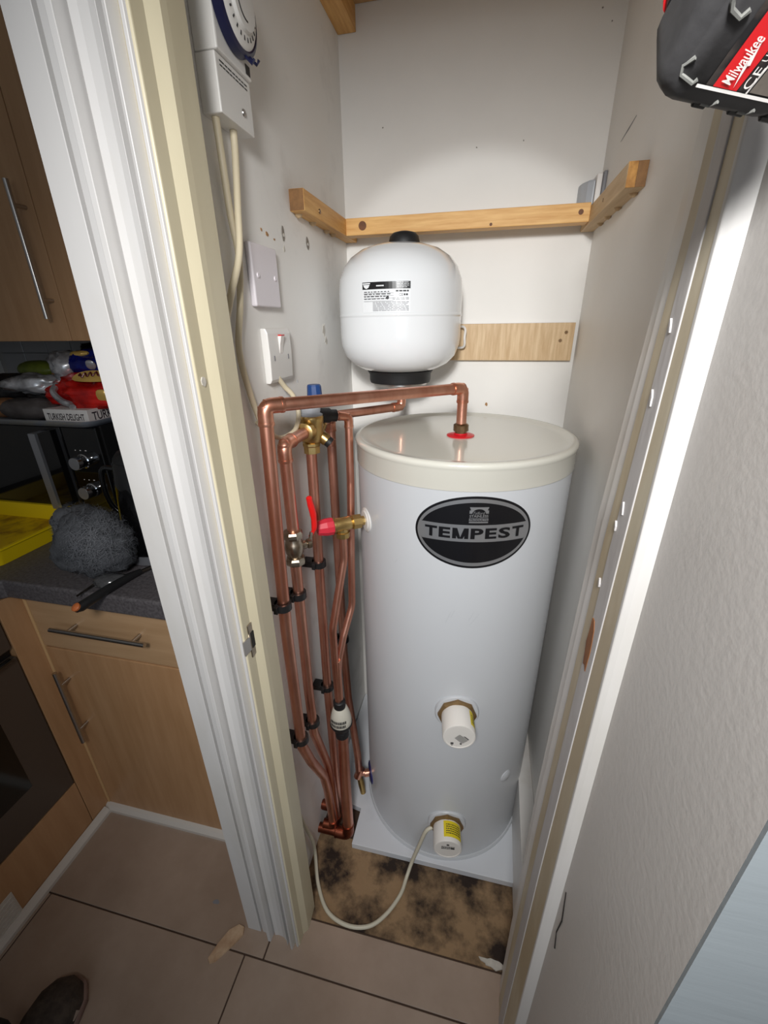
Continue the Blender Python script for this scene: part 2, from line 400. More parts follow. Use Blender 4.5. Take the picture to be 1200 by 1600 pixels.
for k, (y, z) in enumerate([(-.800, 1.317), (-.781, 1.147), (-.790, 1.167), (-.796, 1.266), (-.772, 1.078)]):
    mk('paint_flake', blob((.4854, y, z), (0, -1, 0), (0, .3, 1), .002, .007, 8, .5, k, .0008), M['greystrip'], t2)
mk('plaster_crack', G().tube([(.4975, -.856, .70), (.4970, -.866, .66), (.4975, -.860, .62), (.4970, -.868, .60)], .0010, 5), M['darkline'], t2)
struct('trim_3', box(-.06, .55, -.742, -.65, 1.80, 1.86), M['gloss'], bevel=.003)
struct('trim_4', box(.478, .4974, -1.0225, -.848, 0, .055), M['gloss_dirty'], bevel=.003)

# upper shelf (seen from below) closing the top of the closet
tag(mk('shelf_board', box(.005, W-.004, -.42, -.001, 1.922, 1.94), M['shelf'], bevel=.001), 'wood-brown shelf board seen from below at the very top of the closet', 'shelf')

# ================================================================== BATTENS
def batten(name, x0, x1, y0, y1, z0, z1, m, label):
    t = thing(name, ((x0+x1)/2, y0, z0), label, 'batten')
    mk('timber', box(x0, x1, y0, y1, z0, z1), M[m], t, bevel=.0012)
    return t
bl = batten('wooden_batten', .0, .0275, -.334, -.001, 1.5055, 1.5385, 'pine', 'pine batten on the left wall under the closet shelf space, ending in brown end grain')
mk('end_grain', box(.0008, .0267, -.3348, -.3338, 1.5063, 1.5377), M['endgrain_dark'], bl)
screw('screw', (.0275, -.258, 1.519), (1, 0, 0), .0045, bl)
for y in (-.31, -.24, -.16, -.12):
    mk('adhesive_blob', G().lathe([(.002, -.004), (.007, -.003), (.008, .0), (.004, .005), (0, .006)], (.006, y, 1.5055), (.2, 0, -1), 10), M['pine_grey'], bl, smooth=True)
bk = batten('wooden_batten', .0275, .5375, -.09, -.055, 1.5055, 1.5385, 'pine_x', 'yellow pine batten running across the back wall above the white vessel')
k1 = mk('knot', G().lathe([(.009, -.001), (.009, .0006), (.0, .0007)], (.066, -.09, 1.523), (0, -1, 0), 14), M['knot'], bk)
mk('knot', G().lathe([(.005, -.001), (.005, .0006), (0, .0007)], (.520, -.09, 1.523), (0, -1, 0), 12), M['knot'], bk)
mk('knot', G().lathe([(.003, -.001), (.003, .0006), (0, .0007)], (.345, -.09, 1.511), (0, -1, 0), 12), M['knot'], bk)
br = batten('wooden_batten', .5375, W, -.345, -.001, 1.5015, 1.534, 'pine_grey', 'greyish pine batten on the right wall with bright two-piece sawn end grain')
mk('end_grain', box(.538, .5505, -.3462, -.3448, 1.502, 1.5335), M['endgrain'], br)
mk('end_grain', box(.5508, .5645, -.3460, -.3448, 1.502, 1.5335), M['endgrain_dark'], br)
for y in (-.31, -.22, -.15, -.09):
    mk('adhesive_blob', G().lathe([(.002, -.004), (.007, -.003), (.007, .0), (.004, .004), (0, .005)], (W-.006, y, 1.5015), (-.2, 0, -1), 10), M['pine_grey'], br, smooth=True)
screw('screw', (.5375, -.2, 1.518), (-1, 0, 0), .003, br)
bu = batten('wooden_batten', .0, .040, -.36, -.001, 1.880, 1.9215, 'pine', 'short pine batten carrying the top shelf board in the upper left corner')
# oak effect board and its screws
ob_ = thing('backing_board', (.32, -.018, 1.236), 'oak-effect board screwed to the back wall behind the white vessel', 'board')
mk('board', box(.10, .555, -.018, -.001, 1.236, 1.320), M['oak'], ob_, bevel=.0006)
mk('white_edging', box(.10, .555, -.0185, -.001, 1.3201, 1.3215), M['white'], ob_)
screw('screw', (.537, -.018, 1.299), (0, -1, 0), .004, ob_); screw('screw', (.526, -.018, 1.281), (0, -1, 0), .004, ob_)

# ================================================================== HOT WATER CYLINDER
bb = tag(mk('base_board', G().prism([(.002, -.004), (.002, -.400), (.099, -.416), (.099, -.512), (.537, -.512), (.537, -.004)], .0, .020), M['melamine'], bevel=.001), 'white board on the closet floor that the hot water cylinder stands on', 'board')
TC = Vector((.3212, -.2738, 0)); R = .2225
tk = thing('hot_water_cylinder', (TC.x, TC.y, .020), 'tall white hot water cylinder with a black oval badge, standing in the closet', 'water cylinder')
mk('body', G().lathe([(R-.004, .022), (R, .026), (R, 1.076), (R-.001, 1.082)], TC, seg=96), M['tank'], tk, smooth=True)
mk('base_rim', G().lathe([(R+.0045, .020), (R+.0045, .028), (R+.002, .031), (R-.01, .031)], TC, seg=96), M['tank'], tk, smooth=True)
mk('lid', G().lathe([(R+.0005, 1.0625), (R+.0018, 1.063), (R+.0018, 1.098), (R+.003, 1.101), (R+.0042, 1.105), (R+.003, 1.110), (R-.002, 1.1125), (R-.008, 1.112), (R-.014, 1.108), (R-.03, 1.1075), (0, 1.1085)], TC, seg=96), M['lid'], tk, smooth=True, angle=50)
def onTank(u, v, off=0.0):
    a = u/R; rr = R+off
    return (TC.x+math.sin(a)*rr, TC.y-math.cos(a)*rr, v)
# oval badge, centre u=.039 z=.985
BU, BZ = .039, .985
def badge(off): return lambda u, v: onTank(u+BU, v+BZ, off)
def ell(g, ax, by, fn, n=40, vlo=None, vhi=None, rows=6):
    for i in range(n):
        u0, u1 = -ax*math.cos(PI*i/n), -ax*math.cos(PI*(i+1)/n)
        h0, h1 = by*math.sqrt(max(0, 1-(u0/ax)**2)), by*math.sqrt(max(0, 1-(u1/ax)**2))
        a0, b0 = (-h0 if vlo is None else max(vlo, -h0)), (h0 if vhi is None else min(vhi, h0))
        a1, b1 = (-h1 if vlo is None else max(vlo, -h1)), (h1 if vhi is None else min(vhi, h1))
        if b0 <= a0 and b1 <= a1: continue
        b0 = max(a0, b0); b1 = max(a1, b1)
        for k in range(rows):
            p = [fn(u0, a0+(b0-a0)*k/rows), fn(u1, a1+(b1-a1)*k/rows), fn(u1, a1+(b1-a1)*(k+1)/rows), fn(u0, a0+(b0-a0)*(k+1)/rows)]
            g.add(p, [(0, 1, 2, 3)])
    return g
bd = mk('badge', ell(G(), .106, .070, badge(.0006)), M['badge_black'], tk, smooth=True); bd['label'] = 'black and silver oval badge lettered TEMPEST'
mk('silver_oval', ell(G(), .1017, .0655, badge(.0009)), M['badge_silver'], bd, smooth=True)
mk('black_panel', ell(G(), .097, .0585, badge(.0012), vlo=.0165, vhi=None), M['badge_black'], bd, smooth=True)
mk('black_panel', ell(G(), .097, .0585, badge(.0012), vlo=None, vhi=-.0165), M['badge_black'], bd, smooth=True)
g = G(); x = -.0885
for ch, w_ in zip('TEMPEST', (.0245, .0225, .031, .0245, .0225, .0245, .0245)):
    if ch == 'M':
        q = badge(.0017); hw, hh, st = w_*.45, .01025, .0070
        for sg in (-1, 1):
            g.add([q(x+w_/2+sg*hw, -hh), q(x+w_/2+sg*(hw-st), -hh), q(x+w_/2+sg*(hw-st), hh), q(x+w_/2+sg*hw, hh)], [(0, 1, 2, 3)])
            g.add([q(x+w_/2+sg*hw, hh), q(x+w_/2+sg*(hw-st*1.15), hh), q(x+w_/2-sg*.0008, -hh), q(x+w_/2+sg*.0042, -hh)], [(0, 1, 2, 3)])
    else: put_text(g, ch, w_*.9, .0205, badge(.0017), .035, cx=x+w_/2)
    x += w_+.0008
mk('lettering', g, M['badge_black'], bd)
g = G(); f_ = badge(.0016); c0 = .005
for a0 in range(12):                                     # arch of the small maker's mark
    t0, t1_ = PI*a0/12, PI*(a0+1)/12
    g.add([f_(c0-.0115*math.cos(t0), .0385+.0085*math.sin(t0)), f_(c0-.0115*math.cos(t1_), .0385+.0085*math.sin(t1_)), f_(c0-.0163*math.cos(t1_)*1.0, .0505), f_(c0-.0163*math.cos(t0), .0505)], [(0, 1, 2, 3)])
quad(g, c0-.0163, c0-.0118, .0385, .0445, f_); quad(g, c0+.0118, c0+.0163, .0385, .0445, f_)
put_text(g, 'Telford', .020, .0055, f_, 0, .3, c0, .0395)
put_text(g, 'STAINLESS', .032, .005, f_, .02, 0, c0, .0338)
quad(g, c0-.0163, c0+.0163, .0245, .0298, f_, 4); quad(g, c0-.0163, c0+.0163, .0208, .0232, f_, 4)
mk('maker_mark', g, M['badge_silver'], bd)
mk('maker_word', put_text(G(), 'PRODUCTS', .030, .0042, badge(.0021), .02, 0, c0, .0271), M['badge_black'], bd)

# hot outlet on top
mk('red_washer', G().lathe([(.0, 0), (.028, 0), (.0285, .0015), (.020, .004), (.014, .0045), (.014, .006)], (.317, -.290, 1.1085), seg=40), M['red'], tk, smooth=True)
# immersion heater caps
def immersion(name, u, z, length, lab):
    a = u/R; d = Vector((math.sin(a), -math.cos(a), 0)); o = Vector(onTank(u, z)); up = Vector((0, 0, 1)); sx = Vector((math.cos(a), math.sin(a), 0))
    fl_ = mk(name, G().lathe([(.047, -.006), (.047, .0015), (.045, .004), (.030, .006)], o, d, 40), M['tank'], tk, smooth=True); fl_['label'] = lab
    mk('hexagon_nut', G().lathe([(.0415, .002), (.0415, .010), (.034, .012)], o, d, 8), M['brassnut'], fl_)
    mk('cap', G().lathe([(.0335, .008), (.0335, .008+length), (.0325, .0095+length), (.0305, .0098+length), (.030, .0086+length), (0, .0086+length)], o, d, 40), M['capplastic'], fl_, smooth=True)
    return fl_, o, d, up, sx
c1, o, d, up, sx = immersion('immersion_heater', .032, .556, .052, 'upper immersion heater with a white screw cap and small black print')
def face(off, rot=0):
    cr, sr = math.cos(rot), math.sin(rot)
    return lambda a, b: tuple(o+d*off+sx*(a*cr-b*sr)+up*(a*sr+b*cr))
def side(rr): return lambda a, b: tuple(o+d*b+(sx*math.sin(a/rr)+up*math.cos(a/rr))*rr)
g = G(); fn = face(.0612, -.75)
bars(g, -.004, .019, -.009, .006, 6, fn, .6, 3, .002, .005, .0008); quad(g, .006, .019, .007, .0095, fn); quad(g, .014, .0185, -.013, -.0095, fn)
mk('small_print', g, M['print'], c1)
g = G(); fn = face(.0612); quad(g, -.0165, -.0105, -.021, -.0165, fn); g.add([fn(-.0165, -.0225), fn(-.0105, -.0225), fn(-.0135, -.0255)], [(0, 1, 2)])
mk('recycling_mark', g, M['print'], c1)
g = G(); fn = side(.0338); quad(g, .026, .066, .014, .050, fn, 8); mk('yellow_label', g, M['yellowlabel'], c1)
g = G(); fn = side(.0340); bars(g, .030, .062, .022, .044, 4, fn, .4, 5, .002, .005, .001); mk('label_print', g, M['print'], c1)
c2, o, d, up, sx = immersion('immersion_heater', .028, .172, .050, 'lower immersion heater with a yellow warning label and cable')
g = G(); fn = side(.0338); quad(g, -.010, .040, .014, .050, fn, 10); mk('yellow_label', g, M['yellowlabel'], c2)
g = G(); fn = side(.0341); bars(g, -.004, .036, .020, .044, 5, fn, .42, 8, .002, .006, .001); mk('label_print', g, M['print'], c2)
g = G(); fn = face(.0592, 0); bars(g, -.015, .016, .000, .011, 3, fn, .6, 9, .002, .006, .0008); quad(g, .008, .016, .001, .006, fn); quad(g, -.003, .003, .014, .019, fn)
mk('small_print', g, M['print'], c2)
# ports
pa = -.213/R; pd = Vector((math.sin(pa), -math.cos(pa), 0)); po = Vector(onTank(-.213, .951))
pf = mk('relief_port_flange', G().lathe([(.026, -.004), (.026, .001), (.022, .003), (.021, .002), (.019, .0045), (.010, .005)], po, pd, 32), M['whiteplastic'], tk, smooth=True)
ba = -.262/R; bdv = Vector((math.sin(ba), -math.cos(ba), 0)); bo = Vector(onTank(-.262, .103))
mk('cold_inlet_flange', G().lathe([(.031, -.008), (.031, .001), (.024, .004), (.010, .0045)], bo, bdv, 32), M['navydisc'], tk, smooth=True)
a_ = .181/R
mk('blank_plug', G().lathe([(.017, -.003), (.017, .001), (.012, .004), (0, .005)], onTank(.181, .295), (math.sin(a_), -math.cos(a_), 0), 28), M['tank'], tk, smooth=True)
for (u, z, l, an) in [(.002, .803, .014, 1.25), (.052, .800, .016, 1.0), (.045, .807, .010, 1.15), (.010, .812, .009, 1.2), (-.11, .90, .006, .8)]:
    fn = lambda a, b, u=u, z=z, an=an: onTank(u+a*math.cos(an)-b*math.sin(an), z+a*math.sin(an)+b*math.cos(an), .0004)
    mk('scuff_mark', quad(G(), -l, l, -.0010, .0010, fn, 3), M['scuff'], tk)

# ================================================================== EXPANSION VESSEL
VX, VY, VR = .1633, -.150, .1335
vs = thing('expansion_vessel', (VX, VY, 1.196), 'glossy white expansion vessel with a black cap and a printed label, below the back batten', 'pressure vessel')
pr = [(.055, 1.222), (.085, 1.228), (.108, 1.240), (.124, 1.257), (.132, 1.279), (VR, 1.297), (VR, 1.334), (VR, 1.336), (VR+.0010, 1.337), (VR+.0010, 1.341), (VR, 1.342), (VR, 1.344), (VR, 1.383), (VR-.0001, 1.385), (.131, 1.408), (.122, 1.430), (.106, 1.449), (.084, 1.463), (.055, 1.472), (.02, 1.476), (0, 1.4765)]
mk('body', G().lathe(pr, (VX, VY, 0), seg=80), M['enamel'], vs, smooth=True, angle=60)
mk('valve_cap', G().lathe([(.032, 1.468), (.033, 1.476), (.030, 1.488), (.024, 1.494), (.012, 1.497), (0, 1.4975)], (VX+.008, VY, 0), seg=32), M['rubber'], vs, smooth=True)
mk('base_collar', G().lathe([(.060, 1.197), (.069, 1.198), (.071, 1.204), (.071, 1.216), (.076, 1.224), (.05, 1.226)], (VX, VY, 0), seg=48), M['rubber'], vs, smooth=True)
mk('base_flange', G().lathe([(0, 1.191), (.055, 1.191), (.062, 1.193), (.062, 1.199), (0, 1.2)], (VX, VY, 0), seg=40), M['steel'], vs, smooth=True)
for k in range(6):
    a = k*PI/3+.2
    screw('flange_bolt', (VX+.048*math.cos(a), VY+.048*math.sin(a), 1.191), (0, 0, -1), .005, vs, M['steel'])
mk('wall_bracket', G().tube(smooth_path([(VX+.100, -.02, 1.268), (VX+.136, -.04, 1.268), (VX+.139, -.05, 1.290), (VX+.136, -.04, 1.313), (VX+.100, -.02, 1.313)]), .0028, 8), M['white'], vs, smooth=True)
def onV(u, v, off=0.0):
    a = u/VR; return (VX+math.sin(a)*(VR+off), VY-math.cos(a)*(VR+off), v)
L0, L1 = -.053, .044
lbl = mk('label', quad(G(), L0, L1, 1.343, 1.396, lambda u, v: onV(u, v, .0004), 14), M['label'], vs); lbl['label'] = 'white data label with a black header band'
mk('header_band', quad(G(), L0, L1, 1.3835, 1.396, lambda u, v: onV(u, v, .0007), 14), M['badge_black'], lbl)
fn = lambda u, v: onV(u, v, .0011)
g = G()
quad(g, L0+.001, L0+.018, 1.3925, 1.3945, fn, 2); g.add([fn(L0+.002, 1.3915), fn(L0+.005, 1.3865), fn(L0+.0095, 1.3845), fn(L0+.014, 1.3865), fn(L0+.017, 1.3915)], [(0, 1, 2, 3, 4)])
bars(g, -.022, -.007, 1.3880, 1.3905, 1, fn, .9, 2, .002, .003, .0005); bars(g, .018, .041, 1.385, 1.3955, 4, fn, .25, 4, .003, .008, .001)
o_ = mk('header_print', g, M['label'], lbl); o_['kind'] = 'stuff'
g = G(); bars(g, L0+.004, .006, 1.365, 1.381, 4, fn, .34, 11, .003, .009, .0025); bars(g, .016, .041, 1.378, 1.3815, 1, fn, .8, 12, .003, .008, .001)
put_text(g, 'CE', .008, .0045, fn, .01, 0, .026, 1.3735); bars(g, .031, .041, 1.3715, 1.3755, 1, fn, .8, 13, .003, .004, .001)
bars(g, .010, .041, 1.3645, 1.369, 2, fn, .3, 14, .004, .009, .002)
g.add([fn(.0-.003*math.cos(2*PI*i/12), 1.3685+.003*math.sin(2*PI*i/12)) for i in range(12)], [tuple(range(12))])
mk('label_print', g, M['print'], lbl)
g = G(); bars(g, -.030, .041, 1.345, 1.362, 7, fn, .4, 15, .004, .012, .0012)
for z in (1.3628, 1.3675, 1.372, 1.3765): quad(g, L0+.003, .012, z-.0003, z+.0003, fn, 6)
mk('fine_print', g, M['printgrey'], lbl)

# ================================================================== COPPER PIPES
def pipe(loc, label, group=None, name='copper_pipe'):
    return thing(name, loc, label, 'pipe', group)
def run(t, pts, r, m='copper', name='tube', rad=.02): return mk(name, G().tube(fillet(pts, rad), r, 16), M[m], t, smooth=True, angle=60)
def elbow(t, a, b, c, r, m='copper_fit'):
    """ninety-degree fitting at b between directions a and c"""
    a, b, c = Vector(a), Vector(b), Vector(c); u = (a-b).normalized(); w_ = (c-b).normalized()
    L = r*2.6
    pts = fillet([b+u*L, b, b+w_*L], r*1.5, 9)
    n = len(pts); k = r*1.13
    e = mk('elbow', G().tube(pts, k, 18), M[m], t, smooth=True, angle=60)
    for p, q in ((pts[0], u), (pts[-1], w_)):
        mk('socket_ring', G().lathe([(r, -.0035), (k*1.05, -.003), (k*1.06, .0), (k*1.03, .002), (r, .0022)], p, q, 18), M[m], e, smooth=True)
    return e
def socket(t, p, ax, r, l, m='copper_fit'):
    return mk('socket', G().lathe([(r, -l/2), (r*1.12, -l/2+.001), (r*1.12, l/2-.001), (r, l/2)], p, ax, 18), M[m], t, smooth=True)
r22 = .0108
# hot draw-off from the top of the cylinder
A, B, C_, D = (.317, -.290, 1.114), (.317, -.290, 1.2035), (.035, -.578, 1.2105), (.035, -.600, .52)
p1 = pipe(A, 'long copper pipe from the red washer on the cylinder down the wall nearest the door')
run(p1, [(.317, -.290, 1.128), B], .0102); run(p1, [B, C_], .0104)
run(p1, [C_, (.035, -.590, 1.0), (.035, -.600, .80), (.036, -.600, .50), (.040, -.575, .42), (.042, -.522, .295), (.042, -.508, .225), (.042, -.492, .058)], r22, rad=.05)
elbow(p1, A, B, C_, .0102); elbow(p1, B, C_, D, .0106)
elbow(p1, (.042, -.508, .2), (.042, -.491, .045), (.0, -.491, .045), .0106, 'copper_dark')
mk('compression_nut', G().lathe([(.011, 1.110), (.012, 1.113), (.012, 1.118), (.0155, 1.119), (.0155, 1.131), (.0125, 1.1335), (.0102, 1.134)], (.317, -.290, 0), seg=12), M['bronze'], p1)
# feed from the reducing valve, with the lever valve in it
p2 = pipe((.042, -.471, .02), 'copper pipe carrying the red lever valve, second from the door')
E0 = (.035, -.528, 1.138)
run(p2, [E0, (.035, -.528, .968)], r22); run(p2, [(.035, -.533, .925), (.035, -.538, .60), (.037, -.540, .47), (.043, -.497, .31), (.044, -.483, .22), (.044, -.470, .030)], r22*.96, rad=.05)
run(p2, [E0, (.040, -.452, 1.140)], r22*.98); elbow(p2, (.035, -.528, 1.0), E0, (.040, -.44, 1.14), .0108)
elbow(p2, (.044, -.48, .2), (.044, -.470, .028), (.0, -.470, .028), .010, 'copper_dark')
# incoming main
p3 = pipe((.035, -.436, 0), 'copper pipe dropping straight to the floor from under the brass reducing valve')
run(p3, [(.036, -.415, 1.105), (.036, -.424, .87), (.036, -.437, .5), (.036, -.434, .25), (.036, -.438, -.002)], r22*.97)
# cold supply to the cylinder
p4 = pipe((.036, -.30, .10), 'copper pipe farthest back along the left wall, ending at the blue inlet flange')
T0 = (.037, -.298, 1.138)
run(p4, [(.040, -.375, 1.140), T0], r22*.96); run(p4, [T0, (.036, -.300, .9), (.036, -.303, .50), (.045, -.316, .34), (.080, -.363, .165), (.083, -.368, .103)], r22*.96, rad=.05)
elbow(p4, (.040, -.375, 1.14), T0, (.036, -.30, 1.0), .0104)
run(p4, [(.083, -.368, .103), tuple(bo+bdv*-.004)], .0098); socket(p4, (.083, -.368, .103), (.3, .2, .9), .0105, .034); socket(p4, tuple(bo+bdv*.012), tuple(bdv), .0098, .014)
mk('drain_cock', G().tube([(.084, -.370, .090), (.090, -.375, .066), (.096, -.380, .035)], [.0085, .0095, .008], 14), M['brass'], p4, smooth=True)
socket(p4, (.036, -.301, 1.085), (0, 0, 1), .0104, .016)
# branch to the vessel
p5 = pipe((VX, VY, 1.14), 'short copper branch pipe turning up into the underside of the white vessel')
V0 = (VX+.004, VY-.004, 1.141)
run(p5, [(.046, -.282, 1.141), V0], .0098); run(p5, [V0, (VX+.004, VY-.004, 1.192)], .0098); elbow(p5, (.04, -.29, 1.141), V0, (VX+.004, VY-.004, 1.2), .0095)
# expansion discharge
p6 = pipe((.075, -.46, .48), 'thin copper pipe beside the cylinder that curves down to the clear tundish')
Q0 = (.100, -.366, 1.156)
run(p6, [(.070, -.392, 1.162), Q0], .0080); run(p6, [Q0, (.100, -.372, 1.02), (.101, -.395, .86), (.101, -.408, .735), (.087, -.438, .67), (.078, -.455, .615), (.076, -.459, .58)], .0080, rad=.06)
elbow(p6, (.070, -.392, 1.162), Q0, (.100, -.37, 1.0), .0078)
# relief discharge
RV = po+pd*.052
p7 = pipe((.075, -.462, .47), 'thin copper pipe bending down from the red-capped relief valve to the tundish')
run(p7, [(RV.x, RV.y, .925), (RV.x, RV.y-.002, .87), (.076, -.475, .715), (.073, -.468, .63), (.073, -.464, .488)], .0085, rad=.06)
socket(p7, (.0755, -.463, .56), (0, 0, 1), .0085, .12, 'copper')
# tundish and waste
td = thing('tundish', (.076, -.462, .40), 'clear tundish with black collars and black print in the thin discharge pipes', 'tundish')
mk('top_collar', G().lathe([(.012, .472), (.0145, .474), (.0145, .492), (.0125, .494), (.009, .495)], (.0745, -.463, 0), seg=20), M['rubber'], td, smooth=True)
mk('funnel', G().lathe([(.0150, .474), (.0175, .470), (.0222, .456), (.0255, .439), (.0264, .422), (.021, .410), (.014, .406)], (.0755, -.463, 0), seg=28), M['clearplastic'], td, smooth=True)
mk('rim', G().lathe([(.0262, .424), (.0278, .424), (.0278, .419), (.0225, .407), (.016, .404)], (.0755, -.463, 0), seg=28), M['rubber'], td, smooth=True)
mk('bottom_collar', G().lathe([(.0155, .408), (.0175, .404), (.0175, .398), (.0158, .397), (.0172, .394), (.0172, .388), (.0158, .387), (.0165, .384), (.0165, .376)], (.0758, -.463, 0), seg=24), M['rubber'], td, smooth=True)
def onT(u, v):
    a = u/.0264; return (.0755+math.sin(a)*.0268, -.463-math.cos(a)*.0268, v)
g = G(); bars(g, -.020, .022, .428, .452, 2, onT, .75, 6, .0015, .0035, .0012); mk('printed_letters', g, M['print'], td)
p8 = pipe((.086, -.5, 0), 'thick copper waste pipe from the bottom of the tundish down to the floor')
run(p8, [(.0760, -.463, .380), (.080, -.478, .20), (.086, -.494, .045)], .0145); elbow(p8, (.080, -.478, .2), (.086, -.496, .030), (.0, -.496, .030), .0138, 'copper_dark')
run(p8, [(.086, -.496, .030), (.0, -.496, .030)], .0125, 'copper_dark')
p9 = pipe((.0, -.48, .085), 'dull copper stub coming out of the left wall behind the pipe bends', None)
run(p9, [(-.0, -.462, .078), (.030, -.462, .078)], .0125, 'copper_dark'); socket(p9, (.010, -.462, .078), (1, 0, 0), .0125, .016, 'copper_dark')

# ------------------------------------------------ valves
BR = Vector((.041, -.413, 0))
rv = thing('pressure_reducing_valve', (BR.x, BR.y, 1.10), 'brass pressure reducing valve with a grey cap between the copper pipes', 'valve')
mk('body', G().lathe([(.012, 1.112), (.017, 1.116), (.019, 1.124), (.021, 1.132), (.0215, 1.150), (.0235, 1.154), (.0245, 1.160), (.0245, 1.165), (.022, 1.168), (.0, 1.168)], BR, seg=28), M['brass'], rv, smooth=True)
mk('grey_cap', G().lathe([(.0235, 1.166), (.0235, 1.169), (.019, 1.172), (.018, 1.188), (.016, 1.190), (0, 1.190)], BR, seg=24), M['greycap'], rv, smooth=True)
mk('bottom_nut', G().lathe([(.011, 1.092), (.0165, 1.093), (.0165, 1.106), (.018, 1.108), (.018, 1.113), (.012, 1.115)], (BR.x-.004, BR.y, 0), seg=8), M['brass'], rv)
mk('inlet_union', G().lathe([(.010, .016), (.0175, .018), (.0185, .026), (.0165, .030), (.0172, .036), (.0135, .038)], (BR.x, BR.y, 1.140), (-.05, -1, 0), 20), M['brass'], rv, smooth=True)
mk('outlet_union', G().lathe([(.010, .014), (.016, .016), (.0165, .024), (.0185, .026), (.0185, .034), (.012, .036)], (BR.x, BR.y, 1.142), (.0, 1, 0), 8), M['brass'], rv)
mk('side_port', G().lathe([(.010, .012), (.012, .020), (.012, .028), (.0105, .029)], (BR.x+.004, BR.y+.006, 1.134), (.75, .1, -.65), 18), M['brass'], rv, smooth=True)
mk('port_plug', G().lathe([(.0105, .029), (.0105, .037), (0, .038)], (BR.x+.004, BR.y+.006, 1.134), (.75, .1, -.65), 18), M['rubber'], rv, smooth=True)
bv = thing('expansion_relief_valve', (.050, -.400, 1.165), 'black relief valve with a blue knob behind the topmost copper pipe', 'valve')
mk('body', G().lathe([(.010, -.024), (.014, -.020), (.014, .010), (.0115, .013), (.0115, .024)], (.062, -.398, 1.163), (.75, .62, -.1), 20), M['rubber'], bv, smooth=True)
mk('blue_knob', G().lathe([(.0105, 0), (.0140, .003), (.0140, .008), (.0130, .024), (.0115, .027), (0, .027)], (.048, -.405, 1.194), (0, 0, 1), 10), M['blue'], bv)
mk('stem', G().tube([(.050, -.408, 1.165), (.046, -.410, 1.198)], .010, 12), M['rubber'], bv, smooth=True)
# lever valve
lv = thing('lever_valve', (.035, -.531, .915), 'nickel isolating valve with a raised red lever on the second copper pipe', 'valve')
mk('body', G().lathe([(.0108, .916), (.0115, .918), (.0145, .930), (.0165, .934), (.0175, .944), (.0165, .954), (.0150, .956), (.0150, .968), (.0108, .972)], (.035, -.531, 0), seg=24), M['nickel'], lv, smooth=True)
for z in (.910, .964):
    mk('hexagon_nut', G().lathe([(.0112, z-.001), (.0175, z), (.0185, z+.004), (.0185, z+.010), (.0165, z+.014), (.0112, z+.015)], (.035, -.531, 0), seg=8), M['nickel'], lv)
LD = Vector((.72, .69, 0)).normalized(); L_o = Vector((.035, -.531, .944))
mk('spindle', G().lathe([(.008, .010), (.0085, .022), (.007, .024), (.0095, .026), (.0095, .033), (.005, .035)], L_o, LD, 12), M['nickel'], lv, smooth=True)
h0 = L_o+LD*.030
mk('lever_arm', G().tube([h0, h0+Vector((.003, .002, .014)), h0+LD*.006+Vector((0, 0, .022))], .0035, 8), M['nickel'], lv, smooth=True)
mk('lever_handle', G().tube(smooth_path([h0+Vector((.001, .004, .012)), h0+LD*.012+Vector((0, 0, .028)), h0+LD*.014+Vector((-.001, -.001, .055)), h0+LD*.011+Vector((-.002, -.002, .082)), h0+LD*.010+Vector((-.002, -.002, .094))], 4), [.0035]*4+[.0055]*4+[.0064]*4+[.0058]*4+[.003], 10), M['redgloss'], lv, smooth=True)
# temperature and pressure relief valve on the cylinder
tv = thing('relief_valve', tuple(po), 'brass relief valve with a red cap screwed into the side of the cylinder', 'valve')
mk('union', G().lathe([(.010, .002), (.010, .012), (.0155, .013), (.0155, .030), (.012, .032)], po, pd, 8), M['brass'], tv)
mk('body', G().lathe([(.011, .030), (.0125, .034), (.0145, .038), (.0145, .066), (.016, .067), (.016, .072)], po, pd, 24), M['brass'], tv, smooth=True)
mk('outlet', G().lathe([(.012, .0), (.0125, -.016), (.0150, -.017), (.0150, -.028), (.011, -.030)], tuple(RV), (0, 0, 1), 10), M['brass'], tv)
mk('red_cap', G().lathe([(.0165, .071), (.0180, .073), (.0180, .086), (.0150, .100), (.0135, .104), (0, .104)], po, pd, 10), M['redfaded'], tv)

# ------------------------------------------------ pipe clips
def clip_mesh(x, y, z, r):
    g = G(); h = .007; n = 18; ring = []
    for zz in (z-h, z+h):
        ring.append([Vector((x+math.cos(2*PI*i/n)*(r+.0045), y+math.sin(2*PI*i/n)*(r+.0045), zz)) for i in range(n)])
    inner = [[Vector((x+math.cos(2*PI*i/n)*r, y+math.sin(2*PI*i/n)*r, q[0].z)) for i in range(n)] for q in ring]
    g.loft([inner[0], ring[0], ring[1], inner[1], inner[0]], caps=False)
    return g
def clip(x, y, z, r, label):
    t = thing('pipe_clip', (0, y, z), label, 'pipe clip', 'black pipe clips on the left wall')
    mk('ring', clip_mesh(x, y, z, r), M['blackplastic'], t, smooth=True)
    mk('base', box(0, x-r*.7, y-.0125, y+.0125, z-.007, z+.007), M['blackplastic'], t, bevel=.002)
    mk('latch', box(x-r*.9, x-r*.2, y-r-.009, y-r-.002, z-.007, z+.007), M['blackplastic'], t, bevel=.001)
clip(.035, -.600, .862, r22, 'upper black clip on the pipe nearest the door')
clip(.036, -.598, .520, r22, 'lower black clip on the pipe nearest the door')
clip(.035, -.5355, .842, r22, 'black clip just below the lever valve pipe middle, second pipe from the door')
clip(.0365, -.5375, .500, r22, 'lowest black clip on the lever valve pipe')
clip(.036, -.424, .848, r22, 'black clip on the floor-feed pipe at badge height, left of the relief valve pipe')
clip(.036, -.437, .505, r22, 'black clip on the floor-feed pipe just above the tundish')
clip(.036, -.301, .872, r22, 'black clip on the rearmost pipe right behind the red relief cap')
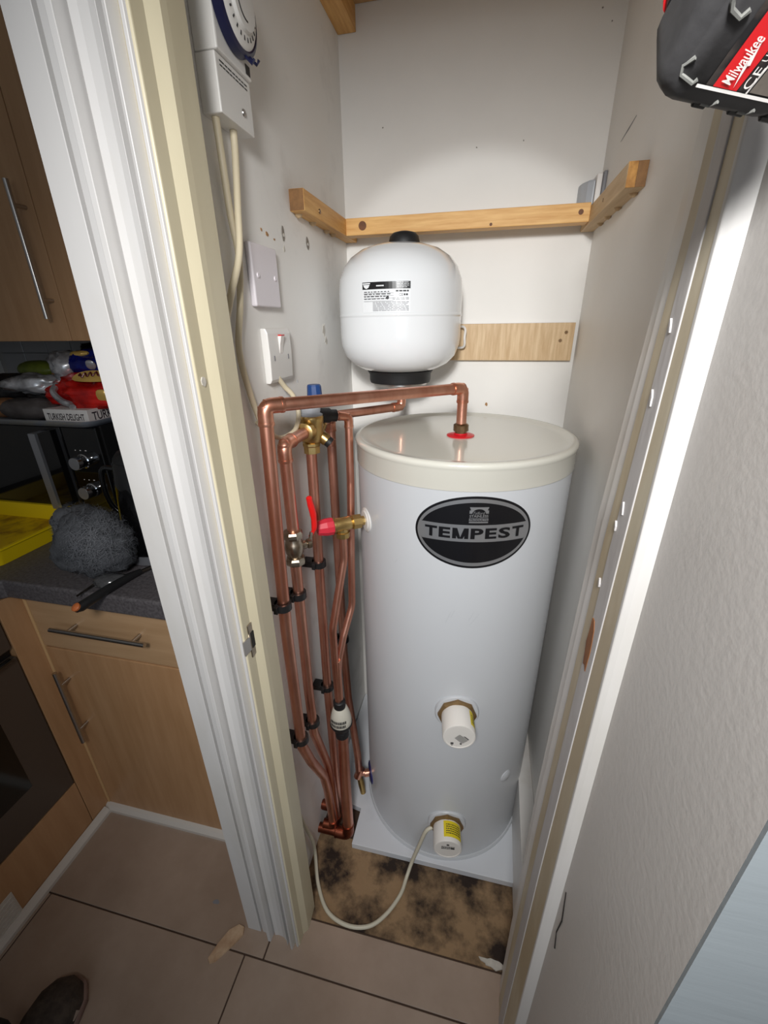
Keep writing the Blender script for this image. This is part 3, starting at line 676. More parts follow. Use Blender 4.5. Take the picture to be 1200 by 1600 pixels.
clip(.036, -.302, .540, r22, 'lower black clip on the rearmost pipe, half hidden by the forked thin pipes')

# ================================================================== ELECTRICS
tm = thing('time_switch', (0, -.53, 1.556), 'white electric time switch with a blue-ringed dial, high on the left wall', 'timer')
mk('terminal_cover', box(0, .026, -.576, -.495, 1.556, 1.612), M['whiteplastic'], tm, bevel=.0015)
mk('casing', box(0, .030, -.576, -.495, 1.6125, 1.72), M['whiteplastic'], tm, bevel=.002)
screw('cover_screw', (.026, -.520, 1.574), (1, 0, 0), .0045, tm, M['steel'])
g = G(); fn = lambda a, b: (.0264, a, b)
bars(g, -.568, -.504, 1.600, 1.608, 2, fn, .35, 4, .004, .012, .0015); mk('print_lines', g, M['print'], tm)
mk('name_plate', box(.0300, .0304, -.510, -.499, 1.616, 1.626), M['print'], tm)
dc = (.030, -.535, 1.668)
mk('dial', G().lathe([(.040, 0), (.040, .012), (.036, .015), (.026, .016), (.025, .020), (.012, .021), (0, .021)], dc, (1, 0, 0), 48), M['whiteplastic'], tm, smooth=True)
mk('blue_ring', G().lathe([(.0395, 0), (.046, .001), (.046, .011), (.0415, .013), (.0395, .012)], dc, (1, 0, 0), 48), M['navy'], tm, smooth=True)
g = G()
for k in range(24):
    a = 2*PI*k/24; ca, sa = math.cos(a), math.sin(a)
    g.obox((dc[0]+.0155, dc[1]+ca*.031, dc[2]+sa*.031), (1, 0, 0), (0, ca, sa), (0, -sa, ca), .0004, .0022, .0009)
for k in range(10):
    a = 3.3+.16*k; g.obox((dc[0]+.0208, dc[1]+math.cos(a)*.0175, dc[2]+math.sin(a)*.0175), (1, 0, 0), (0, math.cos(a), math.sin(a)), (0, -math.sin(a), math.cos(a)), .0004, .0007, .0016)
mk('dial_marks', g, M['print'], tm)
for a in (-PI/2+.15, -PI/2+.42):
    mk('tappet', G().tube([(dc[0]+.008, dc[1]+math.cos(a)*.042, dc[2]+math.sin(a)*.042), (dc[0]+.018, dc[1]+math.cos(a)*.052, dc[2]+math.sin(a)*.052), (dc[0]+.022, dc[1]+math.cos(a)*.048, dc[2]+math.sin(a)*.048)], .0018, 6), M['navy'], tm)
bp_ = thing('blanking_plate', (0, -.4714, 1.349), 'plain lilac-white blanking plate with two small screw caps, upper of the two plates', 'wall plate')
PY, PZ, PS = -.5144, 1.435, .086
mk('plate', box(0, .0095, PY, PY+PS, PZ-PS, PZ), M['greyplastic'], bp_, bevel=.0025, seg=3)
for y in (.014, .072): screw('screw_cap', (.0095, PY+y, PZ-.043), (1, 0, 0), .0042, bp_, M['greyplastic'])
SY, SZ = -.4975, 1.318
sw = thing('fused_switch', (0, SY+.043, SZ-PS), 'white rocker switch plate with a red mark, lower of the two plates', 'switch')
g = G(); ring = []
for z, dx in ((SZ-PS, .008), (SZ-PS+.006, .0115), (SZ-.043, .0130), (SZ-.008, .0125), (SZ, .009)):
    ring.append([Vector((0, SY, z)), Vector((dx, SY, z)), Vector((dx, SY+PS, z)), Vector((0, SY+PS, z))])
mk('plate', g.loft(ring), M['whiteplastic'], sw, bevel=.0015)
g = G(); ring = []
for z, dx in ((SZ-.040, .0132), (SZ-.026, .0150), (SZ-.012, .0185)):
    ring.append([Vector((.010, SY+.037, z)), Vector((dx, SY+.037, z)), Vector((dx, SY+.050, z)), Vector((.010, SY+.050, z))])
rk = mk('rocker', g.loft(ring), M['white'], sw, bevel=.0008)
mk('red_mark', box(.0125, .0188, SY+.0372, SY+.0498, SZ-.0118, SZ-.0100), M['fusered'], rk)
for y in (.014, .068): mk('screw_slot', box(.0130, .0136, SY+y, SY+y+.003, SZ-.050, SZ-.042), M['printgrey'], sw)
def cable(pts, r, m, label, name='cable', seg=8):
    g = G().tube(smooth_path(pts, 6), r, seg)
    return tag(mk(name, g, M[m], smooth=True, angle=80, origin=pts[0]), label, 'cable')
cable([(.011, -.566, 1.560), (.011, -.564, 1.515), (.008, -.556, 1.46), (.008, -.548, 1.41), (.007, -.560, 1.35), (.007, -.580, 1.29), (.007, -.565, 1.225), (.010, -.545, 1.165), (.010, -.540, 1.12)], .0048, 'cable', 'cream cable from the time switch running down beside the plates to behind the copper elbow')
cable([(.011, -.525, 1.560), (.011, -.528, 1.53), (.016, -.548, 1.47), (.022, -.572, 1.41), (.018, -.600, 1.36), (.007, -.622, 1.30), (.004, -.640, 1.26)], .0048, 'cable', 'cream cable from the time switch crossing over another to the door lining')
cable([(.008, -.468, 1.240), (.012, -.452, 1.222), (.022, -.443, 1.205), (.028, -.440, 1.175), (.027, -.455, 1.150), (.022, -.480, 1.142), (.018, -.510, 1.145), (.012, -.535, 1.16), (.004, -.55, 1.18)], .0045, 'cable', 'cream cable looping from under the rocker switch behind the copper pipes')
fx = [(.315, -.508, .166), (.300, -.515, .155), (.285, -.520, .10), (.268, -.528, .035), (.258, -.552, .008), (.249, -.590, .006), (.222, -.636, .006), (.186, -.667, .006), (.134, -.676, .006), (.080, -.660, .006), (.038, -.612, .006), (.012, -.560, .03), (.012, -.566, .10), (.010, -.590, .20), (.008, -.612, .31), (.008, -.618, .345), (.006, -.622, .375)]
cable(fx, .0047, 'cablewhite', 'white flex looping over the stained floor from the lower immersion heater', 'flex_cable')
# small junction box on the right of the back wall
jb = thing('junction_box', (.545, -.02, 1.55), 'small white and grey box on the right wall behind the right batten', 'box')
mk('case', G().prism([(.520, -.002), (.524, -.024), (.533, -.042), (.5465, -.050), (.5465, -.002)], 1.540, 1.586), M['greycap'], jb, bevel=.004)
mk('front_plate', box(.547, .5575, -.054, -.002, 1.540, 1.594), M['white'], jb, bevel=.002)
mk('dark_back', box(.558, W, -.057, -.002, 1.538, 1.597), M['printgrey'], jb, bevel=.002)

# ================================================================== KITCHEN
CB = -.555
bc = thing('base_cabinet', (-.37, CB, .0), 'beech base cabinet with a drawer above a door, left of the moulded architrave', 'cabinet')
mk('carcass', box(-.648, -.100, CB+.02, .035, .0, .772), M['beech'], bc)
mk('corner_post', box(-.6495, -.6425, CB-.004, CB+.02, .0, .772), M['edgeband'], bc, bevel=.001)
dr = mk('drawer', box(-.641, -.100, CB-.002, CB+.019, .616, .768), M['beech_pale'], bc, bevel=.0015)
do = mk('door', box(-.641, -.100, CB-.002, CB+.019, .020, .611), M['beech'], bc, bevel=.0015)
def bar_handle(parent, p0, p1, posts, m='steel'):
    p0, p1 = Vector(p0), Vector(p1)
    h = mk('bar_handle', G().tube([p0, p1], .0052, 14), M[m], parent, smooth=True)
    for t, base in posts:
        c = p0.lerp(p1, t); mk('handle_post', G().tube([c, Vector(base)], .0042, 10), M[m], h, smooth=True)
bar_handle(dr, (-.562, CB-.030, .697), (-.312, CB-.030, .697), [(.18, (-.517, CB, .697)), (.86, (-.347, CB, .697))])
bar_handle(do, (-.604, CB-.030, .560), (-.604, CB-.030, .322), [(.18, (-.604, CB, .517)), (.82, (-.604, CB, .365))])
tag(mk('floor_bead', G().prism([(CB-.018, .0), (CB-.018, .010), (CB-.010, .019), (CB-.002, .022), (CB-.002, .0)], -.650, -.097).__class__().loft([[Vector((x, a, b)) for a, b in ((CB-.018, 0), (CB-.018, .010), (CB-.010, .019), (CB-.002, .022), (CB-.002, 0))] for x in (-.650, -.097)]), M['bead']), 'white beading along the floor in front of the base cabinet', 'beading')
tag(mk('floor_bead', G().loft([[Vector((a, y, b)) for a, b in ((-.632, 0), (-.632, .010), (-.640, .019), (-.648, .022), (-.648, 0))] for y in (-1.6, CB-.018)]), M['bead']), 'white beading along the floor below the oven housing', 'beading')
# oven run
oc = thing('oven_housing', (-.9, -.8, 0), 'brown oven housing panels at the left edge around the dark oven', 'cabinet')
mk('side_panel', box(-1.2, -.650, -.612, CB+.0, .0, .772), M['beech'], oc, bevel=.001)
mk('bottom_panel', box(-1.2, -.650, -1.6, -.614, .0, .186), M['beech'], oc, bevel=.001)
g = mk('plinth_grille', box(-.650, -.6475, -.900, -.822, .012, .098), M['bead'], oc, bevel=.001)
for k in range(6): mk('grille_slat', box(-.6478, -.6455, -.895, -.827, .020+.012*k, .027+.012*k), M['bead'], g)
ov = thing('oven', (-.9, -.9, .19), 'built-in oven with a dark glass window at the left edge', 'oven')
mk('body', box(-1.19, -.665, -1.24, -.616, .190, .768), M['blackmatt'], ov)
od = mk('door', box(-.665, -.648, -1.24, -.616, .192, .632), M['ovenpanel'], ov, bevel=.002)
mk('window', box(-.6482, -.6470, -1.16, -.698, .298, .53), M['ovenglass'], od, bevel=.0004)
mk('handle', G().tube([(-.630, -1.22, .645), (-.630, -.640, .645)], .006, 10), M['blackgloss'], od, smooth=True)
mk('control_panel', box(-.665, -.650, -1.24, -.616, .655, .765), M['ovenpanel'], ov, bevel=.002)
# worktop
wt = [(-.098, -.588), (-.640, -.588), (-.668, -.610), (-.668, -1.6), (-1.26, -1.6), (-1.26, .038), (-.098, .038)]
tag(mk('worktop', G().prism(wt, .774, .819), M['worktop'], bevel=.006, seg=3), 'dark grey speckled laminate worktop along the kitchen units', 'worktop')
# wall cabinet
uc = thing('wall_cabinet', (-.7, -.25, 1.295), 'brown wall cabinet with two doors and one bar handle, upper left', 'cabinet')
mk('carcass', box(-1.25, -.100, -.250, .038, 1.300, 2.05), M['beech'], uc)
dl = mk('door', box(-1.25, -.6115, -.270, -.251, 1.295, 2.05), M['beech'], uc, bevel=.0015)
mk('door', box(-.6095, -.100, -.270, -.251, 1.295, 2.05), M['beech'], uc, bevel=.0015)
bar_handle(dl, (-.632, -.298, 1.605), (-.632, -.298, 1.343), [(.17, (-.632, -.27, 1.561)), (.85, (-.632, -.27, 1.382))])
# wall tiles above the worktop
tw = .0965
for i in range(9):
    for j in range(5):
        x = -1.236+i*tw; z = .865+j*.0965
        mk('wall_tile', box(x+.001, x+tw-.001, .033, .045, z+.001, z+.0955), M['walltile'], wk, bevel=.001, seg=1)

# ---- microwave
mw = thing('microwave', (-.85, -.14, .82), 'black glossy microwave with a silver handle and two chrome knobs on the worktop', 'microwave')
mk('casing', box(-1.08, -.600, -.270, .0, .826, 1.092), M['blackmatt'], mw, bevel=.003)
md = mk('door', box(-1.08, -.712, -.286, -.271, .828, 1.090), M['blackgloss'], mw, bevel=.003)
mk('handle', G().loft([[Vector((-.779, y, z)) , Vector((-.757, y, z)), Vector((-.757, y+.008, z)), Vector((-.779, y+.008, z))] for y, z in ((-.286, .866), (-.320, .867), (-.3205, .880), (-.3205, 1.062), (-.320, 1.076), (-.286, 1.077))]), M['silverhandle'], md, bevel=.0015)
mk('control_panel', box(-.710, -.600, -.286, -.271, .828, 1.090), M['blackgloss'], mw, bevel=.003)
for z in (1.000, .918):
    kb = mk('knob', G().lathe([(.0195, 0), (.0195, .004), (.0172, .006), (.0172, .030), (.0162, .0315)], (-.664, -.286, z), (0, -1, 0), 32), M['chrome'], mw, smooth=True)
    mk('knob_face', G().lathe([(.0161, .0312), (.0161, .0320), (0, .0322)], (-.664, -.286, z), (0, -1, 0), 28), M['silverhandle'], kb)
    g = G(); bars(g, -.684, -.644, z+.026, z+.031, 1, lambda a, b: (a, -.2864, b), .4, int(z*100), .003, .006, .012); mk('knob_marks', g, M['white'], kb)
for x in (-1.05, -.63):
    for y in (-.24, -.03): mk('foot', G().lathe([(.012, .819), (.012, .827), (0, .827)], (x, y, 0), seg=12), M['rubber'], mw)
# ---- tray on the microwave and what lies on it
ty = thing('serving_tray', (-.85, -.16, 1.092), 'silver rimmed tray lying on top of the microwave', 'tray')
def rrect(x0, x1, y0, y1, r, z, n=5):
    out = []
    for cx, cy, a0 in ((x1-r, y1-r, 0), (x0+r, y1-r, PI/2), (x0+r, y0+r, PI), (x1-r, y0+r, 1.5*PI)):
        for k in range(n+1):
            a = a0+PI/2*k/n; out.append(Vector((cx+r*math.cos(a), cy+r*math.sin(a), z)))
    return out
g = G().loft([rrect(-1.10, -.600, -.300, -.02, .03, 1.0935), rrect(-1.12, -.586, -.312, -.005, .035, 1.107), rrect(-1.122, -.584, -.314, -.003, .036, 1.1095), rrect(-1.115, -.591, -.307, -.010, .033, 1.1095), rrect(-1.098, -.604, -.296, -.024, .028, 1.0965)])
mk('dish', g, M['tray'], ty, smooth=True, angle=50)
tb = thing('confectionery_box', (-.66, -.2, 1.098), 'white card box printed TURKISH DELIGHT under the red crisp packet', 'box')
c_, s_ = math.cos(.0), math.sin(.0)
TZ0, TZ1 = 1.0975, 1.134
mk('carton', box(-.748, -.612, -.285, -.06, TZ0, TZ1), M['card'], tb, bevel=.001)
mk('lettering', put_text(G(), 'TURKISH DELIGHT', .114, .017, lambda a, b: (-.680+a, -.2856, 1.1155+b), .012), M['cardprint'], tb)
mk('lettering', put_text(G(), 'TURKISH DELIGHT', .20, .021, lambda a, b: (-.6114, -.172+a, 1.1165+b), .012), M['cardprint'], tb)
def pillow(c, sx, sy, sz, seed, rot=0., tilt=0., amp=.18, n=26, m=40):
    g = G(); c = Vector(c); mt = Matrix.Rotation(rot, 3, 'Z') @ Matrix.Rotation(tilt, 3, 'X'); rings = []
    for i in range(n+1):
        th = PI*i/n; ring = []
        for k in range(m):
            ph = 2*PI*k/m
            d_ = Vector((math.sin(th)*math.cos(ph), math.sin(th)*math.sin(ph), math.cos(th)))
            p = Vector((math.copysign(abs(d_.x)**.7, d_.x)*sx, math.copysign(abs(d_.y)**.8, d_.y)*sy, d_.z*sz))
            q = p*26+Vector((seed*3.1, seed*1.7, 0))
            f_ = 1+amp*noise.noise(q)+amp*.8*(.5-abs(noise.noise(q*2.1)))*1.4+amp*.35*(.5-abs(noise.noise(q*4.7)))
            ring.append(c+mt @ (p*f_))
        rings.append(ring)
    return g.loft(rings)
rp = thing('crisp_packet', (-.62, -.2, 1.135), 'open red crisp packet with a pale oval logo on the confectionery box', 'packet')
rb = mk('bag', pillow((-.632, -.185, 1.171), .116, .066, .036, 1, .15, .25, .36), M['redfoil'], rp, smooth=True, angle=80)
def on_red(off): 
    nrm = Vector((.12, -.80, .58)).normalized(); ex = Vector((1, .15, 0)).normalized(); ey = nrm.cross(ex); o_ = Vector((-.612, -.232, 1.205))
    return lambda a, b: tuple(o_+ex*a+ey*b+nrm*(off-(a*a*3.2)-(b*b*9)))
fn = on_red(.014); g = G(); n = 20
g.add([fn(0, 0)]+[fn(.062*math.cos(2*PI*i/n), .016*math.sin(2*PI*i/n)) for i in range(n)], [(0, 1+i, 1+(i+1) % n) for i in range(n)])
mk('logo_oval', g, M['goldfoil'], rp, smooth=True)
g = G(); fn2 = on_red(.0165)
pts = [fn2(-.036+.004*i, .006*math.sin(i*1.7)+.001*i/3) for i in range(19)]
mk('logo_squiggle', G().tube(smooth_path(pts, 3), .0018, 5), M['crimson'], rp, smooth=True)
mk('gold_patch', pillow((-.585, -.250, 1.165), .016, .006, .017, 9, .2, .3, .1, 8, 10), M['goldfoil'], rp, smooth=True)
mk('torn_foil_edge', G().tube(smooth_path([(-.735, -.235, 1.188), (-.728, -.258, 1.172), (-.700, -.266, 1.152), (-.680, -.262, 1.143), (-.665, -.272, 1.138)], 5), [.008]*21, 7), M['silverfoil'], rp, smooth=True)
bp2 = thing('crisp_packet', (-.65, -.18, 1.2), 'shiny blue packet with a small silver patch, on top of the red crisp packet', 'packet')
mk('bag', pillow((-.668, -.165, 1.238), .056, .040, .030, 2, .1, .3, .22), M['bluefoil'], bp2, smooth=True, angle=80)
mk('silver_patch', pillow((-.640, -.208, 1.236), .012, .004, .012, 5, .3, .3, .1, 8, 10), M['silverfoil'], bp2, smooth=True)  # small silver patch on the front of the blue packet
mk('gold_fold', pillow((-.690, -.185, 1.262), .030, .010, .006, 6, -.2, .2, .3, 8, 12), M['goldfoil'], bp2, smooth=True)
cp = tag(mk('snack_packet', pillow((-.575, -.160, 1.238), .048, .036, .028, 3, -.2, .3, .25), M['crimson'], smooth=True, angle=80, origin=(-.575, -.16, 1.21)), 'dark crimson packet squeezed between the blue packet and the architrave', 'packet')
sb = tag(mk('foil_wrapper', pillow((-.80, -.225, 1.188), .070, .030, .020, 4, .25, .15, .45), M['silverfoil'], smooth=True, angle=70, origin=(-.8, -.22, 1.17)), 'crumpled silver foil wrapper left of the red crisp packet', 'wrapper')
sb2 = tag(mk('foil_wrapper', pillow((-.745, -.17, 1.225), .040, .035, .034, 8, .8, .2, .4), M['silverfoil'], smooth=True, angle=70, origin=(-.745, -.17, 1.2)), 'crumpled pale bag standing behind the silver foil wrapper', 'wrapper')
gp = thing('green_vegetable', (-.93, -.11, 1.19), 'green vegetable with a dark upper side lying at the back of the tray', 'vegetable')
mk('flesh', pillow((-.925, -.11, 1.212), .068, .035, .026, 6, -.15, 0, .06), M['green'], gp, smooth=True, angle=80)
mk('stem_end', pillow((-.862, -.12, 1.206), .012, .012, .010, 7, 0, 0, .2, 8, 10), M['bread'], gp, smooth=True)
lf = tag(mk('wrapped_loaf', pillow((-.822, -.255, 1.127), .078, .032, .028, 11, .1, 0, .10), M['greyfilm'], smooth=True, angle=80, origin=(-.82, -.25, 1.1)), 'grey film-wrapped roll at the front edge of the tray', 'food')
lf2 = tag(mk('bread_roll', pillow((-.935, -.235, 1.125), .045, .035, .024, 12, 0, 0, .12), M['bread'], smooth=True, angle=80, origin=(-.93, -.23, 1.1)), 'brown bread roll at the left end of the tray', 'food')
dbag = tag(mk('dark_bag', pillow((-.960, -.17, 1.165), .085, .045, .040, 13, .1, 0, .2), M['darkbag'], smooth=True, angle=80, origin=(-.96, -.17, 1.13)), 'dark plastic bag beneath the green vegetable', 'bag')
dbag2 = tag(mk('dark_bag', pillow((-.70, -.07, 1.235), .120, .040, .040, 14, 0, 0, .3), M['darkbag'], smooth=True, angle=80, origin=(-.7, -.07, 1.2)), 'black bag heaped behind the blue packet under the wall cabinet', 'bag')
dbag3 = tag(mk('dark_bag', pillow((-.80, -.20, 1.155), .06, .035, .016, 16, 0, 0, .25), M['darkbag'], smooth=True, angle=80, origin=(-.8, -.2, 1.14)), 'black film under the silver foil wrapper', 'bag')

# ---- yellow tray
yt = thing('yellow_tray', (-.88, -.41, .819), 'empty dirty yellow plastic tray on the worktop at the left edge', 'tray')
YX0, YX1, YY0, YY1 = -1.06, -.692, -.552, -.290
def yr(i, z): return rrect(YX0+i, YX1-i, YY0+i, YY1-i, .022-min(i, .012), z)
g = G().loft([yr(.012, .8195), yr(.002, .858), yr(-.003, .8595), yr(-.003, .863), yr(.006, .863), yr(.0165, .8245)])
mk('shell', g, M['yellow'], yt, smooth=True, angle=40)
mk('dirty_floor', G().loft([yr(.018, .8243), yr(.018, .8252)]), M['yellowdirty'], yt)
mk('grit', G().lathe([(.004, 0), (.004, .003), (0, .005)], (-.735, -.46, .825), seg=8), M['rust'], yt)
# ---- wire wool
ww = thing('wire_wool', (-.455, -.515, .819), 'fluffy grey ball of wire wool on the worktop', 'wire wool')
mk('core', pillow((-.440, -.512, .892), .066, .050, .062, 21, .2, 0, .26, 28, 40), M['wool'], ww, smooth=True, angle=180)
mk('core_lobe', pillow((-.500, -.492, .925), .034, .036, .038, 23, .2, 0, .26, 18, 26), M['wool'], ww, smooth=True, angle=180)
rr = random.Random(3); g = G()
for i in range(9000):
    d_ = Vector((rr.gauss(0, 1), rr.gauss(0, 1), rr.gauss(0, 1))).normalized()
    if rr.random() < .72: p = Vector((-.440, -.512, .894))+Vector((d_.x*.084, d_.y*.066, d_.z*.082))*rr.uniform(.70, 1.05)
    else: p = Vector((-.500, -.492, .920))+Vector((d_.x*.050, d_.y*.050, d_.z*.052))*rr.uniform(.6, 1.05)
    if p.z < .822: continue
    t = d_.cross(Vector((rr.gauss(0, 1), rr.gauss(0, 1), rr.gauss(0, 1)))).normalized(); l = rr.uniform(.012, .034)
    b = d_.cross(t)*.00022; q = p+t*l-d_*l*.25; mid = (p+q)/2+d_*rr.uniform(-.003, .006)
    for z_ in (q, mid): z_.z = max(z_.z, .8205)
    g.add([p-b, p+b, mid+b, mid-b, q+b, q-b], [(0, 1, 2, 3), (3, 2, 4, 5)])
st = mk('strands', g, M['strand'], ww); st['kind'] = 'stuff'
tag(mk('clear_bag', pillow((-.385, -.552, .831), .032, .018, .011, 31, .6, 0, .5, 16, 24), M['clearbag'], smooth=True, angle=60, origin=(-.4, -.5, .82)), 'crumpled clear plastic bag beside the wire wool', 'bag')
# ---- kettle
kt = thing('kettle', (-.372, -.412, .819), 'black glossy kettle with a steel base behind the architrave', 'kettle')
KC = Vector((-.383, -.400, 0))
mk('base_ring', G().lathe([(.070, .820), (.073, .822), (.073, .840), (.070, .842)], KC, seg=40), M['silverhandle'], kt, smooth=True)
mk('jug', G().lathe([(.070, .842), (.071, .850), (.067, .92), (.060, 1.00), (.054, 1.05), (.050, 1.055)], KC, seg=40), M['blackgloss'], kt, smooth=True)
mk('lid', G().lathe([(.052, 1.054), (.050, 1.062), (.040, 1.074), (.015, 1.082), (.010, 1.096), (0, 1.098)], KC, seg=32), M['blackmatt'], kt, smooth=True)
mk('handle', G().tube(smooth_path([KC+Vector((-.048, -.014, 1.030)), KC+Vector((-.078, -.024, 1.034)), KC+Vector((-.088, -.026, 1.00)), KC+Vector((-.084, -.025, .95)), KC+Vector((-.062, -.018, .915))]), .006, 10), M['blackgloss'], kt, smooth=True)
# ---- utensils
sn = thing('spoon', (-.41, -.55, .822), 'thin dark steel spoon pointing at the clear bag', 'spoon')
mk('handle', G().tube([(-.420, -.606, .823), (-.416, -.55, .826), (-.412, -.505, .830)], [.0020, .0028, .0030], 8), M['spoonsteel'], sn, smooth=True)
g = pillow((-.408, -.480, .830), .013, .026, .006, 40, .0, .08, 0, 8, 16); mk('bowl', g, M['bronze'], sn, smooth=True)
tg = thing('kitchen_knife', (-.36, -.56, .822), 'black handled tool with an amber end overhanging the worktop edge', 'utensil')
mk('handle', G().tube([(-.372, -.652, .829), (-.372, -.642, .829), (-.366, -.585, .831), (-.358, -.530, .831), (-.352, -.505, .829)], [.006, .0098, .0088, .0080, .0060], 12), M['blackplastic'], tg, smooth=True)
mk('amber_end', G().lathe([(.008, -.001), (.0085, .003), (.006, .005), (0, .006)], (-.372, -.649, .833), (-.1, -.6, .8), 14), M['amber'], tg, smooth=True)
mk('blade', G().tube([(-.353, -.510, .829), (-.335, -.470, .828), (-.300, -.430, .827)], [.004, .005, .002], 6), M['spoonsteel'], tg, smooth=True)
tn = thing('tongs', (-.30, -.47, .822), 'dark metal tongs behind the amber-ended tool', 'utensil')
for o_ in (0, .022): mk('arm', G().tube([(-.338+o_, -.478-o_*.8, .828), (-.29+o_, -.465-o_*.6, .832), (-.235+o_, -.452, .828)], .0036, 8), M['blackplastic'], tn, smooth=True)
mk('hinge', G().lathe([(.007, 0), (.007, .008), (0, .009)], (-.335, -.482, .822), seg=12), M['steel'], tn)

# ---- shoe and trouser leg at the bottom left
sh = thing('shoe', (-.43, -.98, 0), 'brown-grey slipper shoe with a pale striped side at the bottom left', 'shoe')
def foot(scale, z0, z1, grow=0.):
    out = []
    base = [(0, .100), (.022, .094), (.038, .074), (.043, .045), (.040, .01), (.036, -.04), (.034, -.09), (.030, -.13), (.015, -.155), (0, -.16)]
    pts = base+[(-x, y) for x, y in base[-2:0:-1]]
    rot = Matrix.Rotation(.10, 2)*1.12
    return pts, rot
pts, rot = foot(1, 0, 0)
SC = Vector((-.405, -1.005))
def fr(k, z, ky=None):
    ky = k if ky is None else ky
    o_ = []
    for x, y in pts:
        q = rot @ Vector((x*k, (y+.03)*ky-.03)); o_.append(Vector((SC.x+q.x, SC.y+q.y, z)))
    return o_
mk('sole', G().loft([fr(1.0, .0005), fr(1.04, .004), fr(1.04, .018), fr(1.0, .021)]), M['shoesole'], sh, smooth=True)
mk('upper', G().loft([fr(1.0, .020), fr(1.0, .034), fr(.95, .048), fr(.82, .060, .84), fr(.62, .068, .66), fr(.35, .071, .4)]), M['shoefabric'], sh, smooth=True, angle=80)
for k, y in enumerate((.060, .038, .014, -.010)):
    g = G(); ring = []
    for t in range(6):
        a = t/5; xx = .043-.028*a; zz = .026+.040*math.sin(a*1.35); q = rot @ Vector((xx, y-.018*a)); q2 = rot @ Vector((xx, y-.018*a-.014))
        ring.append([Vector((SC.x+q.x+.0015, SC.y+q.y, zz+.002)), Vector((SC.x+q2.x+.0015, SC.y+q2.y, zz+.002))])
    mk('side_stripe', g.loft(ring, closed=False), M['shoestripe'], sh)
tl = tag(mk('trouser_leg', G().tube([(-.448, -1.035, .085), (-.47, -1.06, .16), (-.49, -1.10, .34)], [.050, .060, .070], 20), M['trouser'], smooth=True, origin=(-.44, -1.03, .05)), 'dark trouser leg above the slipper shoe at the bottom left corner', 'trouser leg')
# ---- splinter on the floor
sv = [(-.158, -.800), (-.150, -.806), (-.138, -.800), (-.112, -.764), (-.100, -.744), (-.104, -.730), (-.118, -.728), (-.136, -.742), (-.150, -.772)]
tag(mk('broken_trim_piece', G().prism(sv, .0005, .006, [(x*.97-.004, y*.97-.023) for x, y in sv]), M['splinter'], origin=(-.13, -.77, 0)), 'broken pale strip of trim lying on the floor tiles beside the architrave foot', 'debris')

# ================================================================== POWER TOOL (top right)
B0 = Vector((.4329, -.929, 1.407)); tu = Vector((.961, .2203, -.1673)); tvv = Vector((.2766, -.7814, .5594)); tn_ = Vector((.0075, .5839, .8118))
tu.normalize(); tvv = (tvv-tu*tvv.dot(tu)).normalized(); tn_ = tvv.cross(tu).normalized()
if tn_.z < 0: tn_ = -tn_
def tp(u, v, n=0.): return B0+tu*u+tvv*v+tn_*n
pt = thing('power_tool', tuple(tp(.01, .02, .02)), 'black cordless tool with a red battery label at the top right', 'power tool')
def trr(u0, u1, v0, v1, r, n, k=4):
    out = []
    for cx, cy, a0 in ((u1-r, v1-r, 0), (u0+r, v1-r, PI/2), (u0+r, v0+r, PI), (u1-r, v0+r, 1.5*PI)):
        for i in range(k+1):
            a = a0+PI/2*i/k; out.append(tp(cx+r*math.cos(a), cy+r*math.sin(a), n))
    return out
U0, U1, V0_, V1 = -.0185, .040, -.0095, .050
bt = mk('battery', G().loft([trr(U0+.006, U1-.005, V0_+.004, V1-.004, .008, 0), trr(U0+.0015, U1-.001, V0_+.001, V1-.001, .010, .003), trr(U0, U1, V0_, V1, .010, .008), trr(U0, U1, V0_, V1, .010, .030), trr(U0+.003, U1-.003, V0_+.004, V1-.004, .009, .038)]), M['tool'], pt, smooth=True, angle=50)
mk('tool_foot', G().loft([trr(U0+.002, U1-.002, V0_+.003, V1-.003, .010, .0385), trr(U0+.002, U1-.002, V0_+.003, V1-.003, .010, .052), trr(U0+.010, U1-.012, V0_+.012, V1-.012, .010, .066)]), M['blackplastic'], pt, smooth=True, angle=50)
mk('red_stripe', G().loft([trr(U0+.0012, U1-.0012, V0_+.0022, V1-.0022, .010, .044), trr(U0+.0012, U1-.0012, V0_+.0022, V1-.0022, .010, .049)]), M['toolred'], pt, smooth=True)
mk('grip', G().loft([trr(U0+.012, U1-.014, V0_+.014, V1-.014, .010, .064), trr(U0+.013, U1-.015, V0_+.012, V1-.016, .010, .12), trr(U0+.012, U1-.014, V0_+.008, V1-.016, .010, .16)]), M['blackplastic'], pt, smooth=True, angle=50)
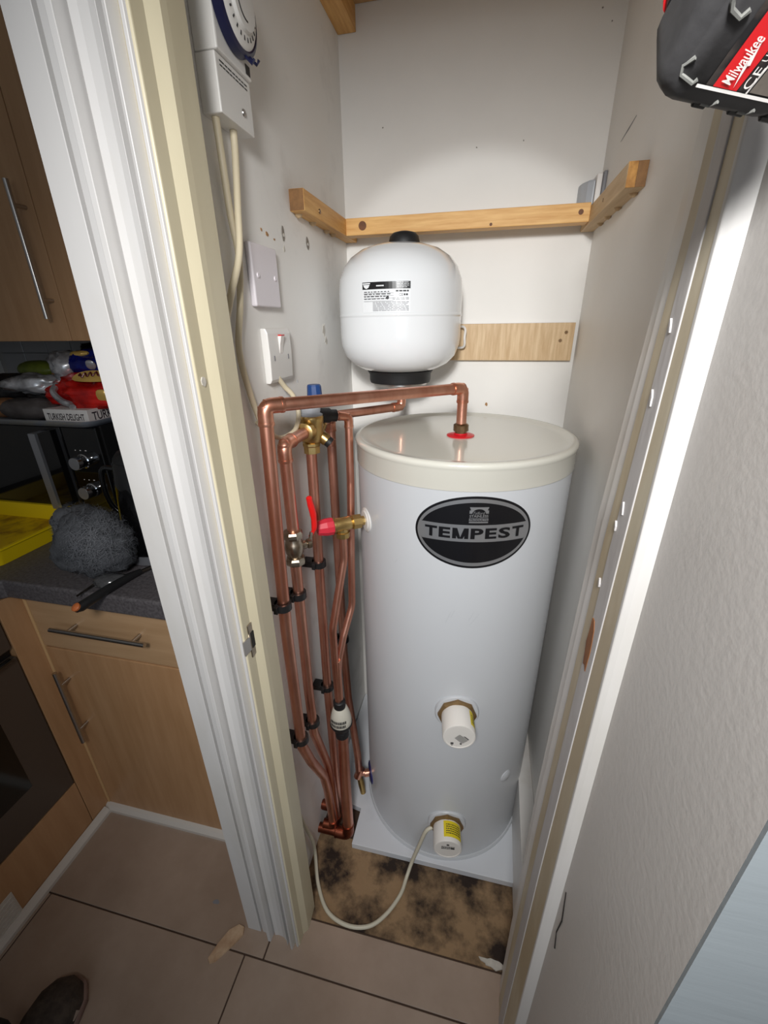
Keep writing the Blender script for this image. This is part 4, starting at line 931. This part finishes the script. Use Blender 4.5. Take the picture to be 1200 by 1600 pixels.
# raised corner bars and slots moulded into the battery base
def tab(pts, r, m, name):
    mk(name, G().tube([tp(*p) for p in pts], r, 6), M[m], bt, smooth=True)
tab([(-.0105, .0075, -.0004), (-.0125, .004, .0006), (-.0115, .0015, .0002), (-.0055, .0000, -.0006), (-.0045, .0015, -.0006)], .0008, 'toolscuff', 'moulded_slot')
tab([(-.0125, .0300, -.0004), (-.0105, .0235, -.0004), (-.009, .0215, -.0006), (-.0045, .0200, -.0006), (-.003, .0225, -.0006)], .0009, 'toolscuff', 'moulded_slot')
tab([(.0040, -.0068, .0015), (.0078, -.0068, .0012), (.0092, -.0040, -.0004)], .0007, 'toolscuff', 'moulded_slot')
tab([(.0205, -.0070, .0015), (.0240, -.0068, .0012), (.0255, -.0042, -.0004)], .0007, 'toolscuff', 'moulded_slot')
for (u, w_) in ((.0015, .006), (.0175, .007), (.032, .006)):
    c = tp(u+w_/2, V0_+.0012, .006); mk('edge_notch', G().obox(c, tu, tvv, tn_, w_/2, .0010, .004), M['blackplastic'], bt, bevel=.0006)
ft = lambda off: (lambda a, b: tuple(tp(a, b, -off)))
tl_ = mk('label', quad(G(), .0, .037, .0004, .046, ft(.0003)), M['toollabel'], bt)
mk('white_rule', quad(G(), -.0035, .037, -.0009, .0003, ft(.0006)), M['white'], tl_)
rl = mk('red_label', quad(G(), .0028, .0128, .0006, .046, ft(.0007)), M['toolred'], tl_)
mk('white_rule', quad(G(), .0168, .0175, .0004, .046, ft(.0006)), M['white'], tl_)
mk('spec_panel', quad(G(), .0180, .036, .001, .046, ft(.0006)), M['toolspec'], tl_)
# lettering reads along +v, letter tops point to -u
def along(off, cu, cv): return lambda a, b: tuple(tp(cu-b, cv+a, -off))
mk('lettering', put_text(G(), 'Milwaukee', .0150, .0042, along(.0011, .0066, .0096), .012, .25), M['white'], tl_)
g = G(); f_ = along(.0011, .0098, .0085)
g.add([f_(-.0070, -.0008), f_(.0008, .0004), f_(.0004, -.0006), f_(.0078, .0016), f_(-.0002, .0014-.0004), f_(.0002, .0016)], [(0, 1, 5), (2, 3, 4)])
mk('bolt_mark', g, M['white'], tl_)
mk('lettering', put_text(G(), 'CE', .0072, .0032, along(.0011, .0151, .0056), 0), M['white'], tl_)
mk('lettering', put_text(G(), 'UK', .0042, .0022, along(.0011, .0142, .0130), 0), M['white'], tl_)
mk('lettering', put_text(G(), 'CA', .0042, .0022, along(.0011, .0162, .0130), 0), M['white'], tl_)
